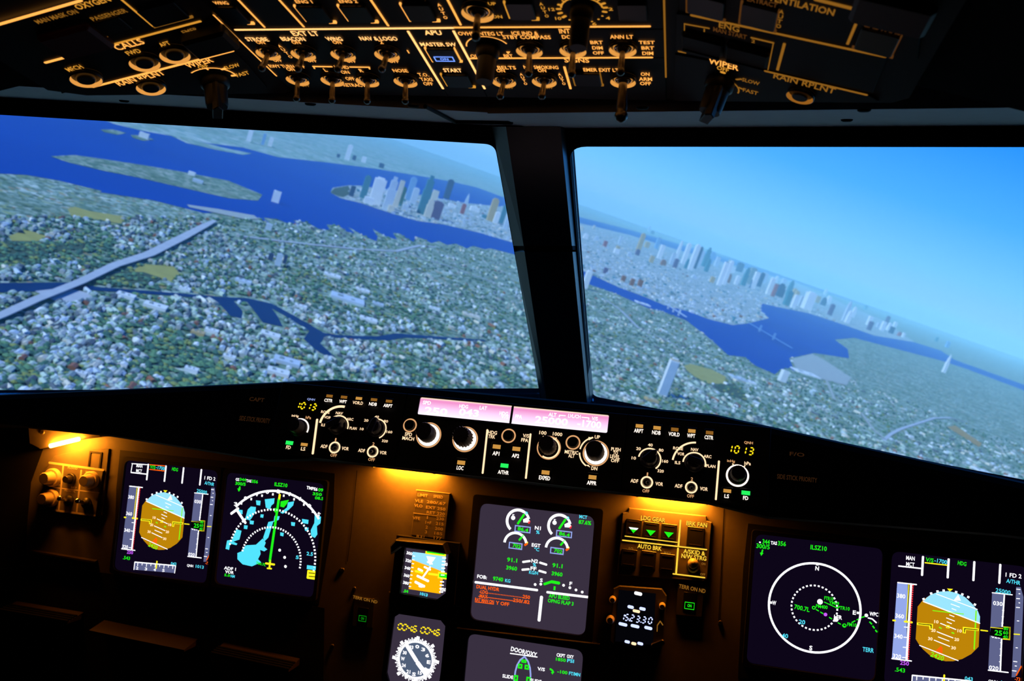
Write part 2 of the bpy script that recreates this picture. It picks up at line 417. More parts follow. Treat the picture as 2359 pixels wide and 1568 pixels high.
# grey head trim between the overhead console and the windscreens
g = Geo()
for pl, sg, xs in ((WL, -1, (-2.6, 0)), (WR, 1, (0, 2.6))):
    v = WTOP[sg]; a, b = pl.at(xs[0], v), pl.at(xs[1], v)
    k = V((0, -.225, -.056)); up = V((0, 0, .2))
    g.add([a, b, b + k, a + k, a + up, b + up, b + k + up, a + k + up], [(0, 1, 2, 3), (0, 4, 5, 1), (3, 2, 6, 7)], 'trim_grey')
struct('trim_1', g, 'grey headliner strip above both windscreens')
def on_trim(px, py):
    pl = WL if px < 1225 else WR; sg = -1 if px < 1225 else 1
    p0 = pl.at(0, WTOP[sg]); T = Plane(p0, pl.u, V((0, -.225, -.056)) - pl.u * V((0, -.225, -.056)).dot(pl.u))
    return T, T.uv(px, py)
for x, y in ((286, 231), (397, 250), (715, 238), (952, 242), (1052, 281), (1480, 246), (1991, 252), (1951, 275)):
    T, (u, v) = on_trim(x, y); g = Geo(); g.lathe([(.0062, 0), (.0058, .0015), (.004, .0024)], 'rubber', n=16)
    o = g.build('fastener'); o.matrix_world = T.mat(u, v); props(o, 'round black fastener in the grey headliner strip', 'fastener', 'fasteners of the grey headliner strip')
FA = ['leftmost round black fastener in the grey headliner strip, left of the wiper knob', 'round black fastener just left of the left wiper knob, low on the headliner strip', 'round black fastener under the left end of the exterior light switches', 'round black fastener beside the dark bracket line on the headliner strip',
      'lowest round black fastener at the corner of the dark bracket line', 'round black fastener just right of the fat emergency light lever', 'round black fastener below the right rain repellent button, upper of two', 'round black fastener below the right rain repellent button, lower of two']
for o, l in zip([o for o in COL.objects if o.name.startswith('fastener')], FA): o['label'] = l
# dark outline of a cover on the trim
g = Geo()
pts = [(980, 240), (1048, 277), (1180, 279)]
T, _ = on_trim(1048, 277); q = [T.at(*T.uv(*p), .002) for p in pts]
for a, b in zip(q, q[1:]): g.rod(a, b, .0022, .0022, 'rubber', 8)
o = g.build('edging'); props(o, 'thin black cable bent along the grey headliner strip at the centre post', 'edging')
# centre post between the panes
def post_pt(side, px, py): return (WL if side < 0 else WR).at(*(WL if side < 0 else WR).uv(px, py, .028 if abs(side) == 2 else .006), .028 if abs(side) == 2 else .006)
def lerp(l, y): (x0, y0), (x1, y1) = l; return x0 + (x1 - x0) * (y - y0) / (y1 - y0)
PE = {-1: ((1139, 323), (1245, 913)), -2: ((1167, 302), (1258, 913)), 2: ((1293, 315), (1352, 921)), 1: ((1308, 358), (1358, 913))}
root = Geo()
for y0, y1, mt in ((292, 566, 'post_grey'), (566, 580, 'rubber'), (580, 950, 'post_grey')):
    rows = []
    for y in (y0, y1):
        r = [post_pt(s_, lerp(PE[s_], y), y) for s_ in (-1, -2, 2, 1)]
        if mt == 'rubber': r = [p + (WL.n * -.004) for p in r]
        r += [r[3] - WR.n * .03, r[0] - WL.n * .03]; rows.append(r)
    n = 6; root.add(rows[0] + rows[1], [(i, (i + 1) % n, n + (i + 1) % n, n + i) for i in range(n)] + [tuple(range(n)), tuple(range(2 * n - 1, n - 1, -1))], mt)
struct('trim_2', root, 'dark centre post between the two windscreens')
# room shell
def sbox(name, a, b, mt, label): g = Geo(); g.box(a, b, mt); return struct(name, g, label)
sbox('floor', (-2.6, -3.2, -1.25), (2.6, .5, -1.2), 'black_soft', 'dark floor of the flight deck')
sbox('ceiling', (-2.6, -3.2, .80), (2.6, -.1, .85), 'black_soft', 'dark ceiling of the flight deck')
sbox('wall_left', (-2.68, -3.2, -1.2), (-2.6, .62, .85), 'black_soft', 'dark left side wall')
sbox('wall_right', (2.6, -3.2, -1.2), (2.68, .62, .85), 'black_soft', 'dark right side wall')
sbox('wall_back', (-2.6, -3.25, -1.2), (2.6, -3.2, .85), 'black_soft', 'dark rear bulkhead')
sbox('wall_front', (-2.6, .36, -1.2), (2.6, .42, -.06), 'black_soft', 'dark bulkhead under the windscreens')
# overhead console: black housing that carries the switch panels
YF = -.532
def vY(pl, y): return (V((0, y, 0)) - V((0, pl.o.y, 0))).dot(V((0, 1, 0))) / pl.v.y
g = Geo()
def slab(pl, pts, w0, w1, mt):
    n = len(pts); vs = [pl.at(u, v, w) for w in (w0, w1) for u, v in pts]
    g.add(vs, [tuple(range(n))[::-1], tuple(range(n, 2 * n))] + [(i, (i + 1) % n, n + (i + 1) % n, n + i) for i in range(n)], mt)
vf = vY(OH, YF); vb_ = vf + 1.1
slab(OH, [(-.2125, vf), (.2005, vf), (.2005, vb_), (-.2125, vb_)], -.12, -.002, 'black_panel')
lu = [OHL.uv(*p) for p in ((200, 224), (110, 212))]
slab(OHL, [(lu[1][0], lu[1][1]), (lu[0][0], lu[0][1]), (0, vf), (0, vb_), (lu[1][0], vb_)], -.10, -.002, 'black_panel')
ru = [OHR.uv(*p) for p in ((2053, 242), (2092, 231))]
slab(OHR, [(0, vf), (ru[0][0], ru[0][1]), (ru[1][0], ru[1][1]), (ru[1][0], vb_), (0, vb_)], -.10, -.002, 'black_panel')
o = g.build('overhead_console'); props(o, 'black overhead console housing that carries all the switch panels', 'console')
g = Geo()
v0 = OHL.uv(0, 211)[1]; slab(OHL, [(-1.3, v0), (lu[1][0], lu[1][1]), (lu[1][0], vb_), (-1.3, vb_)], -.12, -.014, 'black_soft')
struct('ceiling_left', g, 'black ceiling panel left of the overhead console'); g = Geo()
v0 = OHR.uv(2359, 238)[1]; slab(OHR, [(ru[1][0], ru[1][1]), (1.3, v0 - .02), (1.3, vb_), (ru[1][0], vb_)], -.12, -.014, 'black_soft')
struct('ceiling_right', g, 'black ceiling panel right of the overhead console')
# glareshield
g = Geo(); st = [-2.58, -.8, -.6, -.335, -.264, .264, .335, .6, .8, 2.58]; rows = []
for x in st:
    a = abs(x); zt = .271 - max(0, a - .264) * .128 - (.0 if a < .3 else 0); h = .109 if a < .34 else (.066 if a < .65 else (.043 if a < .9 else .03))
    zb = zt - h; yb = -.229 - h * .26; zf = zt - (.278 - zt) * .62 - .012
    rows.append([(x, .355, min(zf, zb + .12)), (x, -.215, zt + .001), (x, -.226, zt - .001), (x, -.2305, zt - .008), (x, yb - .0012, zb), (x, yb + .012, zb - .004), (x, .0, zb + .004), (x, .355, min(zf, zb + .12) - .35)])
n = 8; vs = [p for r in rows for p in r]; fs = []
for k in range(len(rows) - 1):
    for i in range(n): j = (i + 1) % n; fs.append((k * n + i, k * n + j, (k + 1) * n + j, (k + 1) * n + i))
g.add(vs, fs, 'black_soft')
gs = bpy.data.objects.new('glareshield', None); COL.objects.link(gs); props(gs, 'long black glareshield running under both windscreens', 'glareshield')
g.build('shield_cover', gs)
for nm, crp, at_ in (('left', (0, 0, 1), (590, 968)), ('right', (0, 0, 1), (1835, 1103))):
    t = Thing('priority_lettering', None, None, FCU, crp, at_)
    t.crop((0, 0, 1)); t.L = 9
    t.text('x', 'amber_ghost', 'SIDE STICK PRIORITY', *at_, 92 if nm == 'right' else 70, 11)
    t.text('x', 'amber_ghost', 'CAPT' if nm == 'left' else 'F/O', at_[0] + (5 if nm == 'left' else 0), at_[1] - 46 if nm == 'left' else at_[1] - 55, 34, 9)
    gg = t.b.pop('x'); o = gg.build('lettering', gs); o.matrix_world = t.root.matrix_world.copy(); bpy.data.objects.remove(t.root)
# ------------------------------------------------------------------ overhead panels
CA, CB, CC_, CD = crop(0, 0, 600, 2359), crop(500, 0, 1100, 2359), crop(1000, 0, 1600, 2359), crop(1500, 0, 2359, 2359)
def plate_uv(t, u0, u1, v0, v1, cut=None, th=.0015):
    p = [(u0 - t.ou, v0 - t.ov), (u1 - t.ou, v0 - t.ov), (u1 - t.ou, v1 - t.ov), (u0 - t.ou, v1 - t.ov)]
    t.g('face_plate').prism(p, -.0018, -.0001, 'black_panel', .0004)
VB = vf + .004
v_row = OH.uv(1000, 66)[1]; u_apu0 = OH.uv(980, 137)[0]; u_apu1 = OH.uv(1078, 137)[0]; v_sg = OH.uv(1300, 131.5)[1]
# exterior lights
t = Thing('exterior_light_panel', 'overhead panel of eight exterior light toggles headed EXT LT', 'switch panel', OH, CB, (1000, 520))
plate_uv(t, -.208, u_apu0, VB, v_row - .0006)
T_ = t.text; A, M_, LO = 'amber_hot', 'amber', 'amber_low'
t.text('lettering', A, 'EXT LT', 797, 297, 240, 42)
t.texts('lettering', A, (('STROBE', 362, 350, 200), ('BEACON', 687, 347, 215), ('WING', 1060, 346, 145), ('NAV & LOGO', 1462, 343, 340)), 36)
t.texts('lettering', M_, (('ON', 392, 378, 75), ('ON', 715, 378, 75), ('ON', 1085, 377, 75), ('2', 1487, 376, 32), ('OFF', 545, 540, 78), ('OFF', 857, 543, 85), ('OFF', 1212, 547, 85), ('OFF', 1600, 548, 90), ('1', 1732, 462, 12),
        ('RWY TURN OFF', 632, 595, 320), ('ON', 665, 622, 70), ('L', 982, 628, 25), ('R', 1305, 633, 32), ('LAND', 1130, 603, 125), ('ON', 1160, 648, 75), ('OFF', 1205, 707, 80), ('RETRACT', 1240, 765, 200),
        ('NOSE', 1660, 634, 135), ('T.O.', 1868, 671, 95), ('TAXI', 1895, 713, 110), ('OFF', 1912, 753, 85)), 30)
t.texts('lettering', LO, (('OFF', 795, 768, 80),), 26)
for ch, x, y in (('A', 570, 412), ('U', 600, 444), ('T', 632, 476), ('O', 664, 508)): t.text('lettering', M_, ch, x, y, 32, 25)
t.line('panel_lines', M_, 870, 598, 1040, 600, 11).line('panel_lines', M_, 1205, 603, 1380, 605, 11).line('panel_lines', M_, 876, 600, 884, 618, 14).line('panel_lines', M_, 1374, 605, 1384, 622, 14)
for a in ((470, 455, 407, 615), (787, 460, 735, 620), (1148, 465, 1095, 622), (1545, 465, 1495, 622), (735, 695, 720, 890), (1050, 700, 1042, 906), (1367, 705, 1360, 912), (1712, 708, 1706, 912)): t.toggle(*a)
t.done()
# apu
t = Thing('apu_panel', 'narrow overhead panel headed APU with blue lit master switch', 'switch panel', OH, CB, (2060, 520))
plate_uv(t, u_apu0 + .0004, u_apu1, VB, v_row - .0006)
t.text('lettering', A, 'APU', 1955, 290, 155, 42).texts('lettering', A, (('MASTER SW', 2003, 396, 325), ('START', 2133, 631, 165)), 34)
t.korry(2050, 483, 250, 118, legend='ON', lit='blue_lamp', edges='lbr', rim='amber'); t.korry(2180, 716, 230, 110, edges='lc', rim='amber_mid')
t.line('panel_lines', A, 1730, 278, 2048, 800, 22).line('panel_lines', A, 2142, 275, 2425, 800, 22); t.done()
# interior lights
t = Thing('interior_light_panel', 'overhead panel headed INT LT with three toggles and round dimmer knob', 'switch panel', OH, CC_, (1200, 400))
plate_uv(t, u_apu1 + .0004, .187, v_sg + .0003, v_row - .0006)
t.text('lettering', M_, 'INT LT', 1225, 275, 185, 42)
t.texts('lettering', M_, (('OVHD INTEG LT', 422, 298, 410), ('ICE IND &', 822, 295, 240), ('STBY COMPASS', 838, 330, 435), ('DOME', 1238, 328, 160), ('ANN LT', 1698, 327, 210)), 34)
t.texts('lettering', M_, (('BRT', 1472, 378, 115), ('DIM', 1480, 427, 95), ('OFF', 1488, 473, 100), ('TEST', 1926, 378, 145), ('BRT', 1936, 428, 115), ('DIM', 1936, 476, 100), ('OFF', 375, 502, 90), ('BRT', 672, 501, 80)), 30)
t.arc('panel_lines', M_, 490, 425, 192, -155 + 360 - 30, 20, 12)
t.poly('panel_lines', M_, [(652, 462), (690, 462), (672, 488)])
t.line('panel_lines', M_, 330, 525, 1975, 516, 13).line('panel_lines', M_, -80, 0, -80, 1, 1)
t.toggle(867, 428, 857, 662); t.toggle(1262, 424, 1246, 668); t.toggle(1712, 418, 1690, 650)
k = t.knob(490, 440, 105, .032, None, flute=.0); t.done()
# signs
t = Thing('signs_panel', 'overhead panel headed SIGNS with seat belt and no smoking toggles', 'switch panel', OH, CC_, (1200, 700))
plate_uv(t, u_apu1 + .0004, .187, VB, v_sg - .0003)
t.text('lettering', M_, 'SIGNS', 1292, 540, 225, 40)
t.texts('lettering', M_, (('SEAT BELTS', 575, 605, 330), ('ON', 603, 633, 75), ('NO SMOKING', 968, 603, 315), ('ON', 977, 632, 75), ('EMER EXIT LT', 1512, 627, 320), ('ON', 1912, 665, 80), ('ARM', 1915, 710, 120), ('OFF', 1915, 750, 100)), 31)
t.texts('lettering', LO, (('OFF', 680, 788, 75), ('OFF', 1040, 788, 70)), 22)
for x0, y0 in ((790, 668), (1137, 668)):
    for i, ch in enumerate('AUTO'): t.text('lettering', M_, ch, x0 + i * 13, y0 + i * 28, 30, 22)
t.line('panel_lines', M_, 1180, 600, 1237, 800, 22)
t.toggle(637, 708, 600, 868); t.toggle(1002, 706, 977, 868); t.toggle(1715, 708, 1694, 1050, .036, 1.75)
t.korry(1390, 702, 240, 110, edges='lbr', rim='amber_low'); t.done()
# anti-ice / probe row
t = Thing('anti_ice_panel', 'upper overhead panel with two engine anti ice push buttons above EXT LT', 'switch panel', OH, CB, (900, 120))
plate_uv(t, -.208, OH.uv(1047, 40)[0], v_row + .0006, v_row + .085)
t.line('panel_lines', A, 165, 266, 2140, 248, 15)
t.line('panel_lines', M_, 160, -40, 432, 243, 20).line('panel_lines', M_, 560, -10, 788, 240, 20).line('panel_lines', M_, 1390, -10, 1552, 230, 22).line('panel_lines', M_, 2085, -15, 2208, 222, 22)
t.line('panel_lines', M_, -32, 130, 540, 685, 14)
t.texts('lettering', M_, (('ENG 1', 785, 8, 150), ('ENG 2', 1187, 5, 165), ('WING', 35, 20, 130)), 30)
for i, ch in enumerate('AUTO'): t.text('lettering', M_, ch, 2012 + i * 19, 38 + i * 38, 36, 27)
t.korry(885, 112, 240, 145, edges='lc', rim='amber'); t.korry(1272, 108, 240, 145, edges='lc', rim='amber'); t.korry(1835, 95, 250, 150, edges='lbc', rim='amber'); t.korry(130, 120, 230, 150, edges='c', rim='amber'); t.done()
# pressurisation
t = Thing('pressurisation_panel', 'upper overhead panel with round landing elevation scale and large black knob', 'switch panel', OH, CC_, (1100, 100))
plate_uv(t, OH.uv(1048, 40)[0] + .0004, .187, v_row + .0006, v_row + .085)
t.line('panel_lines', M_, 180, 245, 1955, 234, 15); t.line('panel_lines', 'amber_low', 2083, -10, 2100, 697, 17)
t.texts('lettering', 'amber_mid', (('UP', 525, 27, 70), ('DN', 575, 145, 85), ('10', 1125, 160, 55), ('12', 1065, 78, 55), ('6', 1452, 210, 40), ('4', 1575, 157, 40), ('2', 1600, 76, 40)), 27)
for i, ch in enumerate('AUTO'): t.text('lettering', 'amber_mid', ch, 970 + i * 17, 30 + i * 36, 34, 26)
t.arc('panel_lines', 'amber_mid', 1340, 75, 188, 6, 174, 17)
for i in range(13):
    b = R(205 - i * 19.5 + 180 - 165 + 0); t.line('panel_lines', 'amber_mid', 1340 + 195 * math.cos(b), 75 - 100 * math.sin(b), 1340 + 228 * math.cos(b), 75 - 122 * math.sin(b), 16)
for x, y in ((1175, 150), (1228, 175), (1430, 190), (1490, 170), (1525, 140)): t.disc('panel_lines', 'amber_mid', x, y, 11)
t.toggle(400, 85, 378, 330, .030, 1.1, .0135)
t.knob(1340, 78, 108, .034, None, flute=.02)
t.korry(790, 80, 240, 150, edges='lc', rim='amber_mid'); t.korry(1800, 90, 260, 150, edges='', rim='amber_low'); t.done()
# left facet
CALL = dict(name='calls_panel')
def lplate(t, quad): t.plate('face_plate', 'black_panel', quad, -.0018, -.0001, .0004)
t = Thing('oxygen_panel', 'angled upper left overhead panel headed OXYGEN with dark red guard', 'switch panel', OHL, CA, (800, 250))
t.crop(CA); lplate(t, [(-400, 330), (1950, -300), (2010, 130), (400, 575), (150, 640)][:5])
Q = 'amber_mid'
t.text('lettering', Q, 'OXYGEN', 835, 22, 300, 45).texts('lettering', LO, (('MAN MASK ON', 510, 145, 370), ('PASSENGER', 985, 128, 315)), 34)
for i, ch in enumerate('AUTO'): t.text('lettering', Q, ch, 832 + i * 42, 232 + i * 33, 36, 28)
t.line('panel_lines', 'amber', -200, 272, 735, 0, 20).line('panel_lines', Q, 1100, -8, 1388, 236, 18).line('panel_lines', Q, 880, 437, 1815, 188, 15).line('panel_lines', 'amber', 410, 564, 720, 481, 16)
g = Geo(); u, v = t.P(690, 350); g.prism(rrect(-.026, -.02, .026, .02, .004), 0, .007, 'guard_red', .003); t.sub('guard', g, None, (u, v, 0))
t.korry(1480, 110, 330, 150, edges='b', rim='amber_low'); t.korry(1010, 215, 250, 110, edges=''); t.done()
t = Thing('calls_panel', 'angled left overhead panel headed CALLS with MECH FWD and AFT buttons', 'switch panel', OHL, CA, (1200, 500))
lplate(t, [(405, 585), (2015, 140), (2110, 445), (830, 775), (560, 850)])
t.text('lettering', M_, 'CALLS', 1165, 397, 250, 48).texts('lettering', Q, (('FWD', 1207, 466, 120), ('AFT', 1490, 393, 90), ('MECH', 672, 612, 135)), 33).text('lettering', LO, 'EMER', 1720, 273, 135, 30)
t.line('panel_lines', M_, 838, 784, 2110, 456, 15)
t.ringbtn(1308, 545, 125); t.ringbtn(1582, 472, 125); t.ringbtn(778, 690, 125)
g = Geo(); u, v = t.P(1900, 330); g.prism(rrect(-.022, -.016, .022, .016, .003), 0, .012, 'black_panel', .003); t.sub('guard', g, None, (u, v, 0)); t.done()
t = Thing('wiper_panel', 'angled left overhead panel with WIPER knob and RAIN RPLNT button', 'switch panel', OHL, CA, (1600, 780))
lplate(t, [(845, 800), (2115, 470), (2250, 600), (2420, 800), (2300, 850), (1000, 830)])
t.text('lettering', M_, 'WIPER', 1800, 563, 235, 42).text('lettering', M_, 'RAIN RPLNT', 1268, 702, 420, 40).texts('lettering', Q, (('OFF', 1838, 599, 85), ('SLOW', 2100, 596, 130), ('FAST', 2195, 665, 115)), 28)
t.arc('panel_lines', M_, 1930, 728, 205, 115, -5, 12).line('panel_lines', M_, 1862, 610, 1885, 628, 14).line('panel_lines', M_, 2010, 625, 2040, 615, 14).line('panel_lines', M_, 2100, 682, 2130, 678, 14)
t.ringbtn(1365, 768, 118); t.knob(1945, 725, 118, .030, 60, flute=0, bar=True); t.done()
# right facet
t = Thing('ventilation_panel', 'dim angled upper right overhead panel headed VENTILATION', 'switch panel', OHR, CD, (900, 80))
lplate(t, [(180, -220), (1750, -120), (1680, 390), (1500, 350), (225, 80)])
t.text('lettering', LO, 'VENTILATION', 950, 25, 420, 42)
t.line('panel_lines', LO, 1040, -8, 1387, 78, 20).line('panel_lines', LO, 1640, 132, 1700, 148, 18).line('panel_lines', LO, 1305, 128, 1243, 276, 18).line('panel_lines', LO, 255, 93, 1482, 356, 13)
t.text('lettering', 'amber_faint', 'CAB FANS', 1465, 175, 240, 30).text('lettering', 'amber_faint', 'EXTRACT', 705, 8, 190, 30)
for i, ch in enumerate('AUTO'): t.text('lettering', LO, ch, 826 - i * 6, 70 + i * 30, 32, 24)
t.korry(350, 30, 230, 120, edges='lb', rim='amber_faint'); t.korry(685, 95, 220, 130, edges='lbr', rim='amber_faint'); t.korry(1432, 255, 240, 130, edges='br', rim='amber_faint')
g = Geo(); u, v = t.P(1530, 65); g.prism(rrect(-.026, -.018, .026, .018, .004), 0, .007, 'guard_red', .003); t.sub('guard', g, None, (u, v, 0)); t.done()
t = Thing('engine_start_panel', 'dim angled right overhead panel headed ENG MAN START with black guards', 'switch panel', OHR, CD, (500, 260))
lplate(t, [(160, 90), (222, 96), (1490, 372), (1400, 590), (725, 436), (150, 330)])
t.text('lettering', LO, 'ENG', 495, 167, 130, 36).text('lettering', 'amber_faint', 'MAN START', 500, 205, 212, 28).texts('lettering', LO, (('1', 338, 187, 8), ('2', 648, 256, 22)), 20)
t.line('panel_lines', LO, 212, 148, 368, 176, 8).line('panel_lines', LO, 635, 235, 775, 268, 9).line('panel_lines', LO, 212, 148, 210, 325, 6).line('panel_lines', LO, 175, 322, 218, 330, 9).line('panel_lines', LO, 775, 268, 740, 440, 6).line('panel_lines', LO, 845, 272, 800, 440, 18)
for x, y in ((330, 265), (612, 335)):
    g = Geo(); u, v = t.P(x, y); g.prism(rrect(-.018, -.012, .018, .012, .003), 0, .005, 'black_panel', .002); g.box((-.016, -.014, 0), (.016, -.011, .006), 'black_panel'); t.sub('switch_guard', g, None, (u, v, 0))
t.done()
t = Thing('wiper_panel', 'dim angled right overhead panel with WIPER knob and RAIN RPLNT button', 'switch panel', OHR, CD, (700, 560))
lplate(t, [(150, 345), (725, 450), (1375, 605), (1440, 640), (1390, 652), (140, 640)])
t.text('lettering', M_, 'WIPER', 460, 402, 190, 36).texts('lettering', Q, (('OFF', 455, 432, 75),), 24).texts('lettering', LO, (('SLOW', 632, 512, 110), ('FAST', 630, 575, 95)), 22).text('lettering', LO, 'RAIN RPLNT', 970, 522, 390, 34)
t.line('panel_lines', LO, 722, 446, 1365, 597, 10).arc('panel_lines', LO, 430, 540, 125, 85, -15, 10).line('panel_lines', Q, 445, 452, 465, 458, 12).line('panel_lines', LO, 540, 500, 572, 497, 8).line('panel_lines', LO, 555, 550, 578, 560, 8)
t.ringbtn(950, 588, 88, 'rim_low'); t.knob(440, 515, 92, .030, 75, flute=0, bar=True); t.done()
# ------------------------------------------------------------------ glareshield control panels
C2, C3, C4 = crop(560, 860, 960, 2359), crop(900, 880, 1440, 2359), crop(1400, 940, 1900, 2359)
K_, KD = 'cream', 'cream_dim'
def fplate(t, u0, u1): plate_uv2(t, u0, u1, -.0165, .0860)
def plate_uv2(t, u0, u1, v0, v1):
    t.g('face_plate').prism([(u0 - t.ou, v0 - t.ov), (u1 - t.ou, v0 - t.ov), (u1 - t.ou, v1 - t.ov), (u0 - t.ou, v1 - t.ov)], -.004, 0, 'black_panel', .0006)
ux = FCU.uv(921, 1000)[0]; uy = FCU.uv(1437, 1050)[0]
def selector(t, x, y, r, ptr, labels, a0, a1, ring='cream', h=.017):
    t.arc('panel_lines', ring, x, y, r, a0, a1, r * .13)
    t.knob(x, y, r * .86, h, ptr, flute=0, bar=True, name='selector_knob')
    for s, lx, ly, w in labels: t.text('lettering', K_, s, lx, ly, w, r * .27)
def bugtoggle(t, x, y, r, tx, ty):
    t.arc('panel_lines', K_, x, y, r * .86, 0, 360, r * .26)
    u, v = t.P(x, y); k = r / t.sc(x, y)[0]; g = Geo()
    g.lathe([(k * .66, 0), (k * .6, .0022), (k * .42, .0026), (k * .3, .0012)], 'steel', n=24, cap=True); o = t.sub('toggle_switch', g, None, (u, v, 0))
    a, b = t.P(tx, ty, .010); g = Geo(); g.rod((0, 0, .001), (a - u, b - v, .010), k * .2, k * .26, 'steel_dull', 12, k * .3); t.sub('lever', g, o)
def efis(side):
    C = C2 if side == 'left' else C4
    t = Thing('display_control_panel', 'glareshield panel left of the pink readout, yellow 1013 at its left end' if side == 'left' else 'glareshield panel right of the pink readout, yellow 1013 at its right end', 'control panel', FCU, C, (1300, 800) if side == 'left' else (900, 650))
    if side == 'left':
        fplate(t, -.335, ux - .0006)
        t.segs('digits', 'seg_yellow', '1013', 742, 430, 965, 456, 46, 82, 19)
        t.text('lettering', 'lilac', 'QNH', 925, 355, 105, 34)
        t.texts('lettering', K_, (('inHg', 710, 580, 95),), 38).texts('lettering', KD, (('hPa', 890, 600, 75),), 38)
        t.arc('panel_lines', 'ring_white', 765, 745, 118, -20, 110, 24); t.knob(765, 745, 112, .021, None, name='pressure_knob', flute=.02)
        t.fbutton(633, 947, 'bar_green', 98, 50); t.fbutton(835, 970, 'bar_amber', 90, 40)
        t.L = 6; t.texts('lettering', K_, (('FD', 628, 1010, 62), ('LS', 828, 1030, 58)), 48); t.L = 1
        t.line('panel_lines', K_, 1008, 625, 948, 1090, 30)
        for b, (x, y), l in zip(('bar_dim', 'bar_dim', 'bar_amber', 'bar_dim', 'bar_dim'), ((1178, 312), (1375, 328), (1577, 345), (1782, 362), (1985, 383)), (('CSTR', 110), ('WPT', 100), ('VOR.D', 140), ('NDB', 105), ('ARPT', 120))):
            t.fbutton(x, y, b, 84, 36); t.L = 6; t.text('lettering', 'ring_white' if b == 'bar_dim' else K_, l[0], x - 8, y + 62, l[1], 44); t.L = 1
        selector(t, 1290, 715, 136, 35, (('ROSE', 1120, 525, 115), ('NAV', 1310, 540, 95), ('ARC', 1455, 622, 92), ('PLAN', 1497, 745, 95), ('VOR', 1150, 598, 90), ('ILS', 1090, 700, 50)), 130, -10)
        t.arc('panel_lines', K_, 1300, 715, 258, 84, 176, 30)
        selector(t, 1812, 752, 128, 75, (('10', 1615, 755, 50), ('20', 1675, 638, 58), ('40', 1818, 590, 58), ('80', 1942, 650, 60), ('160', 1990, 795, 78), ('320', 1928, 918, 80)), 145, -62)
        bugtoggle(t, 1245, 1005, 78, 1250, 1010); bugtoggle(t, 1762, 1062, 78, 1735, 1058)
        t.texts('lettering', K_, (('ADF', 1102, 990, 90), ('VOR', 1390, 1020, 95), ('ADF', 1612, 1047, 90), ('VOR', 1905, 1077, 95)), 46).texts('lettering', KD, (('1', 1260, 900, 18), ('OFF', 1232, 1112, 85), ('2', 1773, 958, 30), ('OFF', 1747, 1170, 88)), 42)
    else:
        fplate(t, uy + .0006, .335)
        for b, (x, y), l in zip(('bar_amber', 'bar_amber', 'bar_dim', 'bar_amber', 'bar_dim'), ((343, 198), (535, 218), (727, 236), (912, 252), (1105, 271)), (('ARPT', 100), ('NDB', 92), ('VOR.D', 120), ('WPT', 88), ('CSTR', 95))):
            t.fbutton(x, y, b, 80, 37); t.L = 6; t.text('lettering', 'ring_white', l[0], x - 6, y + 53, l[1], 42); t.L = 1
        selector(t, 455, 555, 120, 45, (('10', 284, 542, 48), ('20', 335, 440, 50), ('40', 463, 400, 52), ('80', 580, 457, 52), ('160', 625, 577, 65), ('320', 575, 683, 68)), 172, -52)
        selector(t, 940, 600, 122, -15, (('ROSE', 765, 437, 108), ('NAV', 945, 450, 80), ('VOR', 795, 497, 78), ('ARC', 1085, 525, 85), ('PLAN', 1120, 630, 100), ('ILS', 760, 592, 60)), 178, -12)
        t.arc('panel_lines', K_, 950, 612, 248, 92, 174, 20)
        bugtoggle(t, 425, 805, 69, 436, 807); bugtoggle(t, 908, 860, 69, 912, 866)
        t.texts('lettering', K_, (('ADF', 290, 790, 82), ('VOR', 560, 823, 82), ('ADF', 770, 845, 82), ('VOR', 1045, 877, 84)), 40).texts('lettering', KD, (('1', 432, 717, 14), ('OFF', 415, 900, 75), ('2', 915, 770, 24), ('OFF', 900, 955, 75)), 36)
        t.line('panel_lines', K_, 1209, 575, 1175, 992, 21)
        t.segs('digits', 'seg_yellow', '1013', 1326, 440, 1558, 468, 42, 76, 14)
        t.text('lettering', KD, 'QNH', 1530, 378, 95, 34).texts('lettering', KD, (('inHg', 1340, 578, 85),), 36).text('lettering', K_, 'hPa', 1520, 600, 70, 36)
        t.arc('panel_lines', 'ring_white', 1410, 732, 116, 0, 360, 20); t.line('panel_lines', K_, 1357, 604, 1368, 620, 12).line('panel_lines', K_, 1492, 622, 1480, 640, 12)
        t.knob(1410, 732, 106, .021, None, name='pressure_knob', flute=.02)
        t.fbutton(1297, 902, 'bar_amber', 84, 37); t.fbutton(1498, 923, 'bar_green', 94, 44)
        t.L = 6; t.texts('lettering', 'ring_white', (('LS', 1292, 960, 50), ('FD', 1497, 980, 56)), 42); t.L = 1
    t.done()
efis('left'); efis('right')
t = Thing('flight_control_panel', 'centre glareshield panel with wide pink lit readout and four round knobs', 'control panel', FCU, C3, (1200, 600))
fplate(t, ux, uy)
def lcdwin(part, q):
    a = [t.P(*p) for p in q]; u0, u1 = min(a[0][0], a[3][0]), max(a[1][0], a[2][0]); v0, v1 = (a[3][1] + a[2][1]) / 2, (a[0][1] + a[1][1]) / 2
    g = Geo(); g.prism(rrect(u0, v0, u1, v1, .002, 3), .0002, .001, 'lcd_pink'); t.sub(part, g)
    g = Geo(); e = .0016; g.frame(rrect(u0 - e, v0 - e, u1 + e, v1 + e, .003, 3), rrect(u0, v0, u1, v1, .002, 3), 0, .003, 'bezel'); t.sub('readout_frame', g)
lcdwin('readout', [(305, 155), (1218, 240), (1206, 416), (281, 330)]); lcdwin('readout', [(1234, 243), (2192, 337), (2180, 514), (1216, 424)])
t.L = 3; WH = 'white'
t.texts('digits', WH, (('SPD', 368, 210, 82), ('HDG', 738, 247, 88), ('LAT', 935, 263, 74), ('HDG', 1140, 318, 85), ('V/S', 1150, 350, 80), ('ALT', 1630, 330, 80), ('LVL/CH', 1850, 346, 125), ('V/S', 2055, 370, 62), ('FPA', 1290, 350, 70)), 38, .03)
